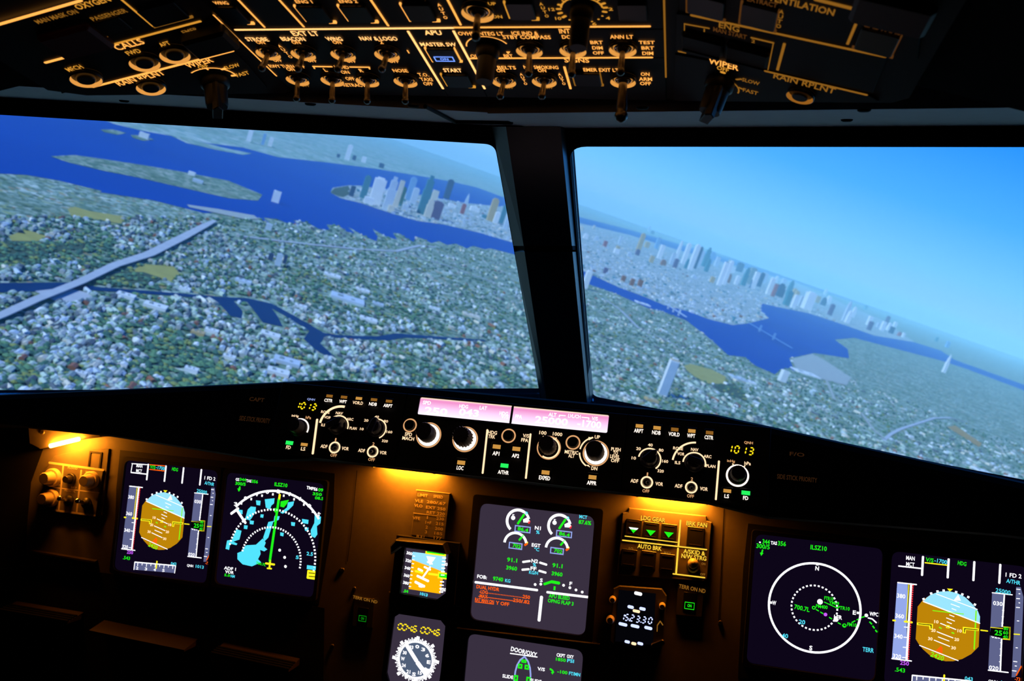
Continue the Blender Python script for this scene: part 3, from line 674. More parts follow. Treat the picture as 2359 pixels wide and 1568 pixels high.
t.texts('digits', WH, (('250', 460, 295, 230), ('043', 790, 310, 200), ('25000', 1620, 392, 330), ('-1700', 2000, 425, 240)), 72, .03)
t.line('digits', WH, 1700, 335, 1760, 340, 10).line('digits', WH, 1925, 355, 1995, 362, 10).line('digits', WH, 1700, 335, 1698, 352, 10).line('digits', WH, 1995, 362, 1993, 378, 10)
t.L = 1
def rb(x, y, r):
    t.arc('panel_lines', KD, x, y, r * .9, 0, 360, r * .2); t.ringbtn(x, y, r * .70, 'button_black', 'button_black')
rb(195, 435, 68); rb(1187, 540, 72); rb(1835, 607, 74)
def bigknob(x, y, r, wh=1, fl=.03):
    t.arc('panel_lines', KD, x, y, r * .95, 0, 360, r * .1)
    if wh: t.arc('knob_light', 'ring_white', x, y, r * .72, 0, 360, r * .3); t.b.pop('knob_light').build('knob_light', t.root)
    t.knob(x, y, r * .86, .027, None, name='selector_knob', skirt=False, flute=fl)
bigknob(383, 532, 125, 1, .01); bigknob(750, 575, 127, 1, .07); bigknob(1592, 660, 120, 0); bigknob(2065, 715, 132, 1, .01)
t.arc('panel_lines', K_, 1592, 660, 103, -120, 100, 14)
t.line('panel_lines', K_, 1535, 545, 1548, 562, 10).line('panel_lines', K_, 1668, 560, 1658, 576, 10)
t.arc('panel_lines', K_, 2062, 712, 160, 105, 172, 14).arc('panel_lines', K_, 2062, 712, 160, 185, 240, 14)
t.poly('panel_lines', K_, [(1990, 552), (2042, 560), (1995, 585)]).poly('panel_lines', K_, [(2010, 858), (1962, 835), (1990, 832)])
t.line('panel_lines', K_, 974, 480, 926, 916, 19).line('panel_lines', K_, 1408, 522, 1361, 966, 19)
t.texts('lettering', K_, (('SPD', 180, 525, 72), ('MACH', 178, 567, 118), ('HDG', 1026, 508, 90), ('TRK', 1018, 548, 70), ('V/S', 1362, 540, 62), ('FPA', 1350, 584, 70), ('100', 1533, 510, 72), ('1000', 1680, 524, 95), ('METRIC', 1820, 706, 135), ('ALT', 1820, 742, 62),
        ('UP', 2080, 553, 52), ('DN', 2050, 868, 60), ('PUSH', 2267, 677, 95), ('TO', 2263, 713, 48), ('LEVEL', 2258, 750, 98), ('OFF', 2258, 790, 82)), 36)
t.L = 6; t.texts('lettering', 'ring_white', (('LOC', 704, 867, 68), ('AP1', 1064, 722, 68), ('AP2', 1260, 745, 72), ('A/THR', 1138, 912, 108), ('EXPED', 1552, 968, 112), ('APPR', 2025, 1018, 95)), 40)
for x, y, b in ((710, 813, 'bar_amber'), (1067, 653, 'bar_amber'), (1265, 675, 'bar_amber'), (1145, 843, 'bar_green'), (1558, 912, 'bar_amber'), (2030, 960, 'bar_amber')): t.fbutton(x, y, b, 78, 40)
t.done()
# ------------------------------------------------------------------ main instrument panel
CL, CF, CM, CE = crop(0, 880, 560, 1909), crop(240, 1040, 800, 2359), crop(780, 1040, 1100, 1394), crop(1050, 1130, 1420, 1658)
CG, CN, CP, CR_, CS = crop(1380, 1130, 1720, 1217), crop(1680, 1200, 2060, 1619), crop(2000, 1240, 2359, 1716), crop(780, 1340, 1100, 2201), crop(1050, 1430, 1420, 2359)
t = Thing('instrument_panel', 'wide grey main instrument panel below the glareshield holding all displays', 'instrument panel', MAIN, CM, None)
t.g('panel_body').box((-1.3, -.62, -.03), (1.3, .155, 0), 'panel_grey')
for a in ((185, 190, 128, 800), (128, 800, 90, 1100)): t.line('panel_seam', 'rubber', *a, 6)
t.crop(CG); t.line('panel_seam', 'rubber', 1032, 150, 985, 1110, 7)
t.screws([(1000, 1085), (658, 1000)], .0032)
t.crop(CM); t.screws([(28, 1182), (160, 1372)], .0032)
t.crop((0, 0, 1)); t.screws([(790, 1312), (766, 1487), (1659, 1434)], .0032)
t.done()
# black surrounds carrying the display pairs
for lb, q in (('black surround plate around the two left displays', [(277, 1036), (500, 1060), (772, 1090), (768, 1192), (735, 1392), (700, 1386), (262, 1316), (268, 1125)]), ('black surround plate around the two right displays', [(1723, 1205), (2420, 1290), (2390, 1640), (1700, 1560), (1712, 1310)])):
    t = Thing('display_surround', lb, 'panel', MAIN, (0, 0, 1), q[0]); t.plate('face_plate', 'bezel', q, -.003, .0004, .0001); t.done()
for nm, lb, q in (('side_shade', 'black plate added for the shade at far left of the lit knob panel', [(-260, 985), (88, 985), (99, 1035), (72, 1110), (64, 1190), (60, 1262), (70, 1300), (-260, 1322)]), ('lower_shade', 'black plate added for the shade behind the ribbed pads and table edge', [(-260, 1330), (70, 1304), (232, 1318), (262, 1322), (700, 1392), (748, 1400), (742, 1760), (-260, 1760)])):  # black plates stand in for panel areas the lamp leaves in shade
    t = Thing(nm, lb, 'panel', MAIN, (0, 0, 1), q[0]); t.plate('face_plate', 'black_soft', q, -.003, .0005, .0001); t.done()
# display units
def display(name, label, cx, cy, half, scr, crp, r=.012, border=.0055, hood=True, hh=None):
    t = Thing(name, label, 'display', MAIN, crp, None)
    t.ou, t.ov = cx, cy; t.root.matrix_world = MAIN.mat(cx, cy); hh = hh or half
    b = border
    o = [(-half - b, -hh - b), (half + b, -hh - b), (half + b, hh + b), (-half - b, hh + b)]
    g = Geo(); g.frame(rpoly(o, .006), rpoly([(-half, -hh), (half, -hh), (half, hh), (-half, hh)], r), .0005, .008, 'bezel'); t.sub('bezel', g)
    g = Geo(); g.prism(rpoly([(-half - .001, -hh - .001), (half + .001, -hh - .001), (half + .001, hh + .001), (-half - .001, hh + .001)], r), .0005, .0022, scr); t.sub('screen', g)
    t.L = 5.0; return t
HB = .0905
def attitude(t):
    W_, G_, Y_ = 'white', 'green', 'yellow'
    sp = [(540, 745), (600, 670), (690, 610), (780, 580), (880, 575), (970, 595), (1060, 640), (1140, 715), (1200, 790), (1225, 855), (1222, 930), (1210, 1185), (1130, 1265), (1030, 1320), (930, 1345), (850, 1345), (760, 1325), (680, 1285), (600, 1215), (555, 1160), (518, 1100), (530, 920)]
    t.poly('attitude_ball', 'earth', sp); t.L += .3
    t.poly('attitude_ball', 'sky_blue', [(600, 690), (640, 645), (690, 610), (780, 580), (880, 575), (970, 595), (1060, 640), (1140, 715), (1200, 790), (1225, 855), (1222, 932)]); t.L += .5
    for a in ((600, 688, 1222, 928, 12), (745, 605, 1195, 775, 9), (560, 1170, 985, 1338, 10), (905, 715, 1000, 750, 9), (915, 765, 962, 783, 9), (890, 835, 940, 855, 9), (855, 868, 945, 903, 9), (862, 912, 912, 932, 9), (790, 928, 960, 996, 10), (752, 1020, 928, 1088, 10), (765, 1077, 885, 1122, 9), (720, 1112, 892, 1182, 10)): t.line('pitch_scale', W_, *a)
    t.texts('pitch_scale', 'cream', (('10', 745, 910, 48), ('10', 1000, 1010, 48), ('20', 712, 1005, 48), ('20', 968, 1105, 52), ('30', 678, 1097, 50), ('30', 933, 1197, 52)), 36, .03)
    t.poly('pitch_scale', W_, [(935, 675), (985, 610), (1015, 680)])
    t.poly('pitch_scale', 'orange', [(735, 1230), (795, 1175), (812, 1195), (812, 1258)])
    t.line('pitch_scale', 'lime', 778, 972, 800, 984, 16).line('pitch_scale', 'lime', 915, 1030, 938, 1038, 16)
    t.line('flight_director', 'lime', 705, 788, 1045, 826, 11).line('flight_director', 'lime', 1182, 790, 1160, 1212, 15)
    t.text('radio_height', 'lime', '2420', 755, 1290, 150, 58, -14, .02)
    for x, y in ((688, 600), (758, 578), (825, 568), (962, 585), (1030, 610), (1095, 640), (605, 662), (1168, 722)): t.rect('roll_scale', W_, x, y, 26, 24, rot=-(x - 880) * .09)
    t.poly('roll_scale', Y_, [(862, 545), (928, 550), (893, 580)])
    for q in ([(530, 918), (530, 945), (665, 960), (668, 995), (705, 1000), (708, 935)], [(1035, 965), (1033, 1035), (1068, 1040), (1070, 1000), (1210, 1012), (1212, 985)]):
        t.poly('aircraft_symbol', Y_, q)
    t.L += .6
    t.poly('aircraft_symbol', 'scr_black', [(545, 928), (545, 936), (680, 950), (684, 985), (692, 986), (692, 942)]).poly('aircraft_symbol', 'scr_black', [(1050, 980), (1048, 1028), (1056, 1029), (1060, 990), (1200, 1003), (1200, 995)])
    t.orect('aircraft_symbol', Y_, 870, 964, 40, 34, 10)
    t.L -= 1.4
def pfd(t, quick=False):
    W_, G_, Y_, CY = 'white', 'green', 'yellow', 'cyan'
    t.crop(CP); attitude(t)
    # speed tape
    t.poly('speed_tape', 'lilac' if not quick else 'tape', [(316, 482), (432, 490), (412, 1320), (256, 1318)]); t.L += .5
    t.line('speed_tape', W_, 468, 495, 418, 1330, 24).line('speed_tape', W_, 320, 480, 528, 503, 14).line('speed_tape', W_, 255, 1315, 472, 1342, 14)
    t.line('speed_tape', 'yellow', 442, 500, 415, 905, 9)
    for i in range(34): t.rect('speed_tape', 'red', 488 - 53 * i / 33, 515 + 800 * i / 33, 17, 14)
    t.texts('speed_tape', W_, (('380', 358, 628, 92), ('360', 342, 848, 95), ('340', 328, 1070, 92), ('320', 312, 1290, 92)), 48, .02)
    for y in (968, 1080, 1190, 1302): t.line('speed_tape', W_, 392 - (y - 968) * .06, y, 432 - (y - 968) * .06, y + 4, 10)
    t.line('speed_tape', Y_, 268, 895, 295, 898, 20).line('speed_tape', Y_, 395, 908, 478, 918, 22)
    t.text('speed_target', 'magenta', '250', 395, 1365, 98, 46).text('speed_target', G_, '.543', 345, 1440, 112, 46)
    # altitude tape
    t.L -= .5; t.poly('altitude_tape', 'tape', [(1358, 600), (1495, 612), (1440, 1450), (1315, 1440)]); t.L += .5
    t.line('altitude_tape', W_, 1492, 618, 1468, 965, 16).line('altitude_tape', W_, 1462, 1100, 1448, 1450, 16)
    t.line('altitude_tape', W_, 1358, 592, 1580, 615, 12).line('altitude_tape', W_, 1315, 1442, 1535, 1468, 14)
    t.texts('altitude_tape', W_, (('030', 1420, 710, 105), ('020', 1375, 1418, 105), ('020', 1400, 1070, 100)), 46, .02)
    for y in (785, 855, 925, 1140, 1210, 1280, 1350): t.line('altitude_tape', W_, 1470 - (y - 785) * .06, y, 1488 - (y - 785) * .06, y, 9)
    t.L += .6; t.poly('altitude_window', 'scr_black', [(1342, 972), (1560, 965), (1550, 1112), (1330, 1060)]).poly('altitude_window', Y_, [(1478, 962), (1560, 966), (1554, 1112), (1472, 1104), (1474, 1090), (1540, 1097), (1545, 980), (1478, 975)]).line('altitude_window', Y_, 1340, 972, 1475, 985, 9)
    t.texts('altitude_window', G_, (('25', 1425, 1032, 82),), 58, .02).texts('altitude_window', G_, (('80', 1508, 985, 50), ('60', 1504, 1030, 55), ('40', 1502, 1076, 52)), 38, .02)
    t.line('altitude_window', Y_, 1232, 1003, 1308, 1012, 14)
    t.text('altitude_target', CY, '25000', 1477, 577, 165, 48, -4)
    # vertical speed
    t.L -= .6; t.poly('vertical_speed_scale', 'tape', [(1622, 528), (1672, 530), (1702, 640), (1672, 1400), (1610, 1520), (1572, 1520)]); t.L += .5
    for a in ((1625, 552, 1665, 556), (1650, 602, 1664, 604), (1625, 655, 1660, 658), (1650, 702, 1662, 704), (1622, 752, 1660, 755), (1632, 900, 1652, 902), (1618, 1195, 1636, 1197), (1592, 1345, 1630, 1350), (1608, 1395, 1626, 1397), (1578, 1447, 1622, 1452)): t.line('vertical_speed_scale', W_, *a, 10)
    t.line('vertical_speed_scale', Y_, 1597, 1046, 1660, 1050, 13).line('vertical_speed_scale', 'orange', 1678, 1398, 1622, 1500, 13).text('vertical_speed_scale', 'orange', '-73', 1635, 1540, 60, 40)
    # mode annunciator
    for x, y in ((598, 195), (880, 222), (1162, 252), (1447, 282)): t.line('mode_annunciator', W_, x, y, x - 11, y + 205, 24)
    t.line('mode_annunciator', W_, 330, 298, 575, 325, 16).texts('mode_annunciator', W_, (('MAN', 460, 212, 95), ('MCT', 458, 280, 92), ('1 FD 2', 1592, 402, 175)), 46, .02)
    t.text('mode_annunciator', G_, 'V/S', 670, 232, 88, 46, -4, .02).text('mode_annunciator', CY, '-1700', 792, 246, 140, 46, -4, .02).text('mode_annunciator', G_, 'HDG', 1027, 270, 95, 46, -4, .02).text('mode_annunciator', CY, 'A/THR', 1590, 472, 155, 46, -4, .02)
    t.line('mode_annunciator', 'orange' if quick else Y_, 620, 262, 868, 290, 13)
    if quick: t.line('mode_annunciator', W_, 330, 298, 345, 180, 12).line('mode_annunciator', W_, 335, 180, 590, 200, 12).line('mode_annunciator', 'orange', 620, 200, 870, 222, 12)
    # heading tape
    t.L -= .5; t.poly('heading_tape', 'tape', [(480, 1498), (1135, 1560), (1125, 1660), (475, 1600)]); t.L += .5
    t.line('heading_tape', W_, 480, 1498, 1135, 1562, 16).line('heading_tape', W_, 480, 1498, 474, 1600, 12).line('heading_tape', W_, 1135, 1562, 1124, 1662, 12)
    for i in range(9): t.line('heading_tape', W_, 530 + i * 70, 1510 + i * 6.6, 528 + i * 70, (1535 if i % 2 else 1550) + i * 6.6, 10)
    t.texts('heading_tape', W_, (('2', 525, 1580, 40), ('3', 665, 1595, 40), ('4', 805, 1608, 40), ('5', 945, 1622, 40)), 38, .02)
    t.line('heading_tape', Y_, 832, 1495, 826, 1590, 20).text('heading_tape', CY, '043', 1100, 1535, 88, 42)
    t.text('pressure_setting', W_, 'QNH', 1365, 1570, 100, 40, 0, .02).text('pressure_setting', CY, '1013', 1520, 1585, 130, 42, 0, .02)
    t.L -= .3 * 0
du, dv = 0, 0
t = display('primary_flight_display', 'rightmost display, partly cropped, with blue and brown attitude ball in sharp focus', .6275, .0005, HB, 'scr_navy', CP, hh=.096); pfd(t)
au, av = MAIN.uv(*[CP[0] + CP[2] * 870, CP[1] + CP[2] * 960]); t.done(); RO = (.6275 - au, .0005 - av)
t = display('primary_flight_display', 'leftmost display with blue and brown attitude ball, beside the lit knob panel', 0, 0, HB, 'scr_navy', CP, hh=.096)
bu, bv = MAIN.uv(*[CF[0] + CF[2] * 570, CF[1] + CF[2] * 672])
t.ou, t.ov = au + bu * 0 - (au - bu) * 0 + RO[0], av + RO[1]
lu_, lv_ = bu + RO[0], bv + RO[1]
t.root.matrix_world = MAIN.mat(lu_, lv_); pfd(t, True); t.done()
# left navigation display (arc with weather returns)
t = display('navigation_display', 'display with cyan terrain patches and green track line, left of centre', -.444, .002, HB, 'scr_navy', CF, hh=.0945)
W_, G_, Y_, CY = 'white', 'green', 'yellow', 'cyan'
for q in ([(1390, 905), (1480, 900), (1545, 840), (1575, 880), (1560, 920), (1590, 945), (1560, 965), (1520, 950), (1525, 990), (1500, 1040), (1530, 1070), (1440, 1110), (1350, 1090), (1300, 1040), (1300, 980), (1340, 965), (1360, 925)],
          [(1565, 460), (1660, 450), (1655, 500), (1630, 520), (1615, 560), (1575, 540)], [(1480, 470), (1525, 475), (1520, 520), (1485, 515)], [(1430, 530), (1480, 535), (1475, 580), (1440, 640), (1420, 665), (1375, 650), (1400, 560)],
          [(1300, 560), (1350, 565), (1350, 605), (1310, 600)], [(1600, 680), (1650, 670), (1600, 830), (1560, 870), (1550, 830)], [(1660, 620), (1710, 625), (1700, 660), (1650, 680)], [(1420, 665), (1460, 670), (1455, 705), (1420, 700)], [(1365, 710), (1400, 715), (1395, 750), (1362, 745)],
          [(1290, 750), (1340, 765), (1320, 850), (1260, 870), (1300, 890), (1290, 905), (1230, 890), (1220, 950), (1185, 940), (1200, 860), (1250, 850)], [(1925, 650), (1990, 660), (1985, 700), (1930, 690)], [(1820, 680), (1860, 685), (1855, 720), (1822, 715)], [(1950, 730), (1990, 735), (1985, 770), (1955, 765)],
          [(2050, 600), (2110, 630), (2120, 680), (2070, 720), (2075, 800), (2050, 835), (2015, 815), (2010, 760), (2045, 690)], [(1715, 780), (1750, 785), (1745, 820), (1715, 812)], [(1790, 490), (1850, 480), (1840, 520), (1800, 560), (1740, 600), (1715, 590), (1780, 540)], [(1525, 605), (1555, 608), (1550, 640), (1522, 635)]): t.poly('terrain_returns', CY, q)
t.L += .4; t.poly('terrain_returns', G_, [(1720, 480), (1800, 465), (1780, 505), (1750, 540), (1715, 530)]).poly('terrain_returns', G_, [(1655, 545), (1700, 550), (1690, 600), (1655, 580)]); t.L += .4
t.arc('range_arcs', W_, 1640, 950, 520, 38, 140, 20)
t.arc('range_arcs', W_, 1630, 1020, 418, -10, 172, 18, 1, 89); t.arc('range_arcs', W_, 1625, 1045, 285, -8, 172, 18, 1, 69)
for i, (x, y, b) in enumerate(((1285, 505, 1), (1380, 450, 1), (1485, 412, 1), (1592, 390, 1), (1700, 385, 1), (1808, 410, 0), (1910, 455, 0), (2000, 525, 1), (2088, 605, 1))):
    t.text('compass_scale', W_, '38401 2356'[i % 10] if '38401 2356'[i % 10] != ' ' else '1', x, y, 32 if b else 14, 36, -8 + (1640 - x) * .05, .03)
for x, y in ((1340, 500), (1435, 458), (1540, 425), (1645, 412), (1750, 425), (1850, 460), (1945, 512), (2030, 580)): t.rect('compass_scale', W_, x, y, 16, 22)
t.line('compass_scale', W_, 1240, 600, 1310, 548, 24).line('compass_scale', W_, 1300, 570, 1380, 690, 24)
t.line('track_line', G_, 1702, 460, 1615, 1060, 24).line('track_line', Y_, 1712, 415, 1705, 460, 22)
t.line('aircraft_symbol', Y_, 1575, 1080, 1660, 1092, 18).line('aircraft_symbol', Y_, 1620, 1050, 1610, 1130, 18).line('aircraft_symbol', Y_, 1590, 1128, 1632, 1132, 14)
t.text('lettering', G_, 'ILSZ10', 1724, 320, 125, 38, 0, .03).text('lettering', W_, 'GS', 1302, 268, 35, 28, 0, .03).text('lettering', G_, '344', 1355, 270, 62, 30, 0, .03).text('lettering', W_, 'TAS', 1412, 282, 50, 28, 0, .03).text('lettering', G_, '356', 1470, 288, 62, 32, 0, .03).text('lettering', G_, '300/5', 1332, 310, 100, 32, 0, .03)
t.line('lettering', G_, 1325, 340, 1315, 378, 16).poly('lettering', G_, [(1300, 355), (1336, 358), (1316, 385)])
t.text('lettering', W_, 'TMPE6', 2025, 355, 108, 32, -4, .03).text('lettering', G_, '09', 2108, 370, 48, 34, 0, .03).text('lettering', G_, '350', 2075, 410, 90, 30, 0, .03).text('lettering', G_, '08.5', 2095, 450, 85, 30, 0, .03)
t.text('lettering', CY, '2.5', 2003, 988, 62, 36, 0, .03).text('lettering', CY, '5', 1882, 1022, 30, 34, 0, .03).text('lettering', G_, '700.7L', 1530, 1085, 95, 26, -5, .03)
t.texts('lettering', W_, (('ADF 1', 1230, 1130, 115), ('VOR', 1225, 1165, 85)), 30, .03).text('lettering', G_, '5.0', 1203, 1195, 55, 26, 0, .03).text('lettering', CY, 'NM', 1256, 1205, 40, 26, 0, .03)
t.rect('lettering', CY, 2020, 1122, 92, 38).rect('lettering', Y_, 2025, 1192, 100, 85, .2); t.L += 1; t.line('lettering', 'scr_black', 1995, 1172, 2052, 1178, 7).line('lettering', 'scr_black', 1995, 1205, 2052, 1210, 7)
for x, y in ((1712, 952), (1760, 1022), (1768, 1110)): t.disc('range_arcs', W_, x, y, 13)
t.done()
# right navigation display
t = display('navigation_display', 'display with large white compass circle and dashed inner ring, right of centre', .4345, .002, .0905, 'scr_navy', CN, hh=.096)
t.arc('outer_ring', W_, 832, 845, 448, 0, 360, 22, 0, 72); t.arc('inner_ring', W_, 832, 845, 224, 0, 360, 17, 1, 72)
t.texts('compass_letters', W_, (('N', 860, 460, 36), ('S', 798, 1238, 32), ('E', 1225, 893, 32), ('W', 440, 798, 38)), 42, .03)
for x, y in ((862, 420), (798, 1275), (1260, 896), (408, 795)): t.rect('compass_letters', W_, x, y, 24, 22)
t.texts('lettering', G_, (('344', 360, 200, 72), ('356', 515, 217, 80), ('300/5', 330, 245, 132), ('ILSZ10', 875, 260, 160)), 46, .02).text('lettering', W_, 'TAS', 436, 212, 62, 34, 0, .03).rect('lettering', W_, 300, 205, 16, 14)
t.line('lettering', G_, 326, 280, 318, 310, 14).poly('lettering', G_, [(298, 305), (335, 310), (312, 338)])
t.texts('lettering', CY, (('20', 712, 985, 62), ('40', 545, 1120, 62), ('TERR', 1360, 1258, 110)), 44, .02).text('lettering', G_, '700.7L', 712, 850, 152, 46, -5, .02)
t.arc('route', G_, 827, 845, 14, 0, 360, 9)
for i in range(7): t.line('route', G_, 850 + i * 43, 862 + i * 26, 875 + i * 43, 877 + i * 26, 11) if i not in (2, 4) else None
t.arc('route', G_, 1127, 1020, 16, 0, 360, 9).line('route', G_, 1200, 990, 1232, 974, 11).line('route', G_, 1250, 964, 1275, 953, 11).line('route', G_, 1292, 942, 1325, 932, 11)
for a in ((1375, 985, 1395, 1005), (1405, 1025, 1420, 1045), (1432, 1065, 1445, 1082)): t.line('route', G_, *a, 14)
t.disc('route', W_, 888, 787, 28).disc('route', 'magenta', 942, 912, 18).disc('route', W_, 1045, 960, 24).disc('route', W_, 1342, 920, 18).line('route', W_, 1360, 945, 1400, 955, 14).line('route', W_, 1400, 955, 1440, 992, 14)
t.texts('route', G_, (('PTR10', 1120, 850, 118), ('FTR10', 975, 755, 90), ('FM10', 1200, 1012, 90), ('PM400', 905, 835, 115), ('YM09', 1025, 800, 100)), 36, .02).texts('route', W_, (('WPC', 1415, 908, 85), ('LFR', 1065, 938, 80)), 40, .03)
t.line('route', G_, 930, 790, 1060, 850, 9)
t.done()
# engine and warning display
t = display('engine_display', 'grey lit display with four round white engine gauges and orange text', .008, .003, .0925, 'scr_grey', CE, .014, .0125)
def gauge(x, y, big, part):
    if big:
        t.arc(part, W_, x, y, 112, 62, 232, 28); t.arc(part, W_, x + 2, y, 112, 18, 62, 24); t.line(part, 'red', x + 118, y - 2, x + 112, y + 20, 20)
        t.poly(part, W_, [(x + 52, y - 18), (x + 100, y - 42), (x + 122, y), (x + 100, y + 15), (x + 55, y + 12)]).disc(part, W_, x - 50, y - 35, 22).text(part, W_, '5', x - 48, y - 55, 26, 34, 0, .03)
        t.line(part, 'green', x - 2, y + 25, x + 62, y - 68, 22).disc(part, CY, x + 85, y - 82, 17)
        t.orect(part, 'lilac', x + 48, y + 82, 164, 68, 11, 'scr_grey').text(part, 'green', '86.4', x + 52, y + 84, 110, 40, -5, .03)
    else:
        t.arc(part, W_, x, y, 112, 12, 178, 26); t.line(part, 'orange', x + 120, y - 5, x + 98, y + 10, 22).line(part, 'yellow', x + 118, y - 22, x + 124, y - 12, 18)
        t.line(part, 'green', x + 40, y - 42, x + 84, y - 92, 20); t.orect(part, 'lilac', x + 2, y + 18, 140, 68, 11, 'scr_grey').text(part, 'green', '702', x + 14, y + 20, 85, 40, -5, .03)
gauge(645, 312, 1, 'thrust_gauge'); gauge(1072, 362, 1, 'thrust_gauge.001'); gauge(618, 548, 0, 'temperature_gauge'); gauge(1045, 600, 0, 'temperature_gauge.001')
t.texts('lettering', W_, (('N1', 850, 382, 62), ('EGT', 832, 560, 90), ('N2', 818, 722, 68), ('FF', 805, 800, 62), ('FOB:', 275, 885, 100)), 38, .03).texts('lettering', CY, (('%', 850, 425, 38), ('°C', 838, 602, 52), ('%', 815, 760, 36), ('KG/H', 806, 842, 92), ('KG', 540, 925, 55), ('MCT', 1318, 268, 82)), 36, .03)
t.texts('lettering', G_, (('91.1', 585, 712, 105), ('3960', 580, 795, 112), ('91.1', 1052, 770, 105), ('3960', 1048, 855, 112), ('9740', 440, 908, 105), ('87.6%', 1335, 325, 130)), 44, .03)
for a in ((695, 732, 768, 722), (870, 738, 940, 760), (688, 812, 758, 806), (862, 822, 932, 842)): t.line('lettering', W_, *a, 22)
t.line('lettering', W_, 205, 940, 845, 1022, 24).line('lettering', W_, 945, 1043, 1378, 1095, 24).line('lettering', W_, 888, 1090, 862, 1335, 32)
O_ = 'orange'
t.texts('warning_text', O_, (('DUAL HYDR', 335, 1000, 235), ('-LDG', 290, 1040, 85), ('250', 732, 1092, 75), ('-MAX', 285, 1085, 95), ('250/.82', 680, 1135, 170), ('RAT MAN ON', 300, 1130, 195), ('Y OFF', 485, 1160, 140)), 38, .03)
for x0, y0, x1, y1 in ((335, 1052, 690, 1098), (330, 1097, 600, 1132)):
    for i in range(24): f = i / 23; t.rect('warning_text', O_, x0 + (x1 - x0) * f, y0 + (y1 - y0) * f, 8, 10)
t.line('warning_text', O_, 202, 1142, 395, 1166, 8)
t.texts('memo_text', G_, (('APU BLEED', 1070, 1092, 215), ('OPNG FLAP 3', 1085, 1145, 265)), 40, .03)
t.line('flap_indicator', G_, 915, 960, 990, 935, 26).line('flap_indicator', G_, 990, 935, 1070, 950, 30).text('flap_indicator', G_, '1', 1022, 1002, 20, 40, 0, .03).texts('flap_indicator', W_, (('S', 886, 920, 30), ('F', 1190, 955, 28)), 38, .03)
for x, y in ((822, 964), (880, 960), (1115, 972), (1180, 997), (1243, 1020), (1307, 1042)): t.disc('flap_indicator', W_, x, y, 14)
t.done()
t = Thing('trim_bracket', 'thin orange lit edge strip under the engine display', 'trim', MAIN, CE, (700, 1480))
t.plate('strip', 'panel_dark', [(25, 1395), (25, 1412), (1310, 1560), (1310, 1572), (1320, 1558)][:2] + [(1490, 1580), (1495, 1560)], 0, .0105, .001); t.done()
# system display below
t = display('system_display', 'grey lit lower centre display headed DOOR/OXY with green door outlines', .008, -.2035, .0925, 'scr_grey', CS, .014)
t.text('lettering', W_, 'DOOR/OXY', 1005, 445, 385, 70, -5, .03).line('lettering', W_, 805, 468, 1200, 522, 16)
t.texts('lettering', W_, (('CKPT', 1547, 497, 125), ('OXY', 1685, 515, 100), ('SLIDE', 770, 808, 160), ('SLIDE', 1180, 872, 165), ('V/S', 1258, 698, 110)), 52, .03).texts('lettering', G_, (('1850', 1547, 560, 145), ('-100', 1570, 742, 150)), 50, .03).texts('lettering', CY, (('PSI', 1690, 577, 100), ('FT/MN', 1748, 770, 165)), 52, .03)
t.arc('lettering', G_, 1375, 760, 62, 15, 88, 26).poly('lettering', G_, [(1400, 745), (1448, 735), (1425, 778)])
for pts in ([(1015, 515), (950, 565), (905, 640), (880, 730), (860, 880), (850, 1050)], [(1015, 515), (1065, 585), (1095, 680), (1103, 780), (1098, 900), (1085, 1060)]):
    for a, b in zip(pts, pts[1:]): t.line('fuselage_outline', 'lilac', *a, *b, 24)
t.orect('door_symbols', G_, 1005, 582, 75, 48, 20); t.orect('door_symbols', G_, 950, 655, 65, 70, 22); t.orect('door_symbols', G_, 1048, 670, 65, 70, 22); t.orect('door_symbols', G_, 888, 828, 62, 85, 22); t.orect('door_symbols', G_, 1072, 855, 65, 85, 22)
t.done()
# standby attitude display
t = Thing('standby_display', 'small bright blue and orange standby attitude display in a hooded bezel', 'display', MAIN, CM, (880, 1200))
sc_ = [(690, 938), (1124, 998), (1092, 1405), (1000, 1472), (635, 1408)]
P_ = [t.P(*p) for p in sc_][::-1]
def outset(ps, d):
    cx = sum(p[0] for p in ps) / len(ps); cy = sum(p[1] for p in ps) / len(ps)
    return [(p[0] + (d if p[0] > cx else -d), p[1] + (d if p[1] > cy else -d)) for p in ps]
g = Geo(); g.frame(outset(P_, .016), P_, .0, .012, 'bezel'); t.sub('bezel', g)
t.L = 8; t.poly('screen', 'scr_grey', sc_); t.L = 9
t.plate('hood', 'bezel', [(640, 850), (1110, 892), (1150, 1000), (690, 925), (590, 1000), (585, 915)], .012, .034, .002)
t.poly('attitude_picture', 'earth_hot', [(745, 1075), (1065, 1200), (1030, 1420), (712, 1372)]).poly('attitude_picture', 'sky_blue', [(752, 1000), (1085, 1040), (1065, 1205), (742, 1080)]); t.L = 10.5
for i, (x, y) in enumerate(((722, 1014), (712, 1088), (703, 1162), (694, 1236), (686, 1310))): t.text('speed_scale', W_, ('300', '320', '340', '360', '380')[i], x, y, 58, 32, -6, .04)
for i in range(9): t.line('speed_scale', W_, 755 - i * 5, 1040 + i * 38, 775 - i * 5, 1043 + i * 38, 9)
for i in range(11): t.line('altitude_scale', W_, 1052 - i * 3, 1060 + i * 34, 1085 - i * 3, 1062 + i * 34, 13)
t.text('altitude_scale', W_, '030', 1095, 1125, 48, 34, 0, .04).text('altitude_scale', W_, '020', 1058, 1375, 60, 36, 0, .04)
t.orect('altitude_scale', 'yellow', 985, 1003, 205, 60, 14, 'green').orect('altitude_scale', 'yellow', 1058, 1238, 105, 66, 14, 'green')
for a in ((780, 1300, 870, 1345, 26), (800, 1240, 910, 1292, 24), (850, 1260, 930, 1150, 18), (810, 1170, 850, 1190, 22), (870, 1150, 930, 1178, 20), (820, 1340, 850, 1345, 26), (905, 1060, 960, 1082, 18), (900, 1100, 950, 1120, 16)): t.line('pitch_scale', W_, *a)
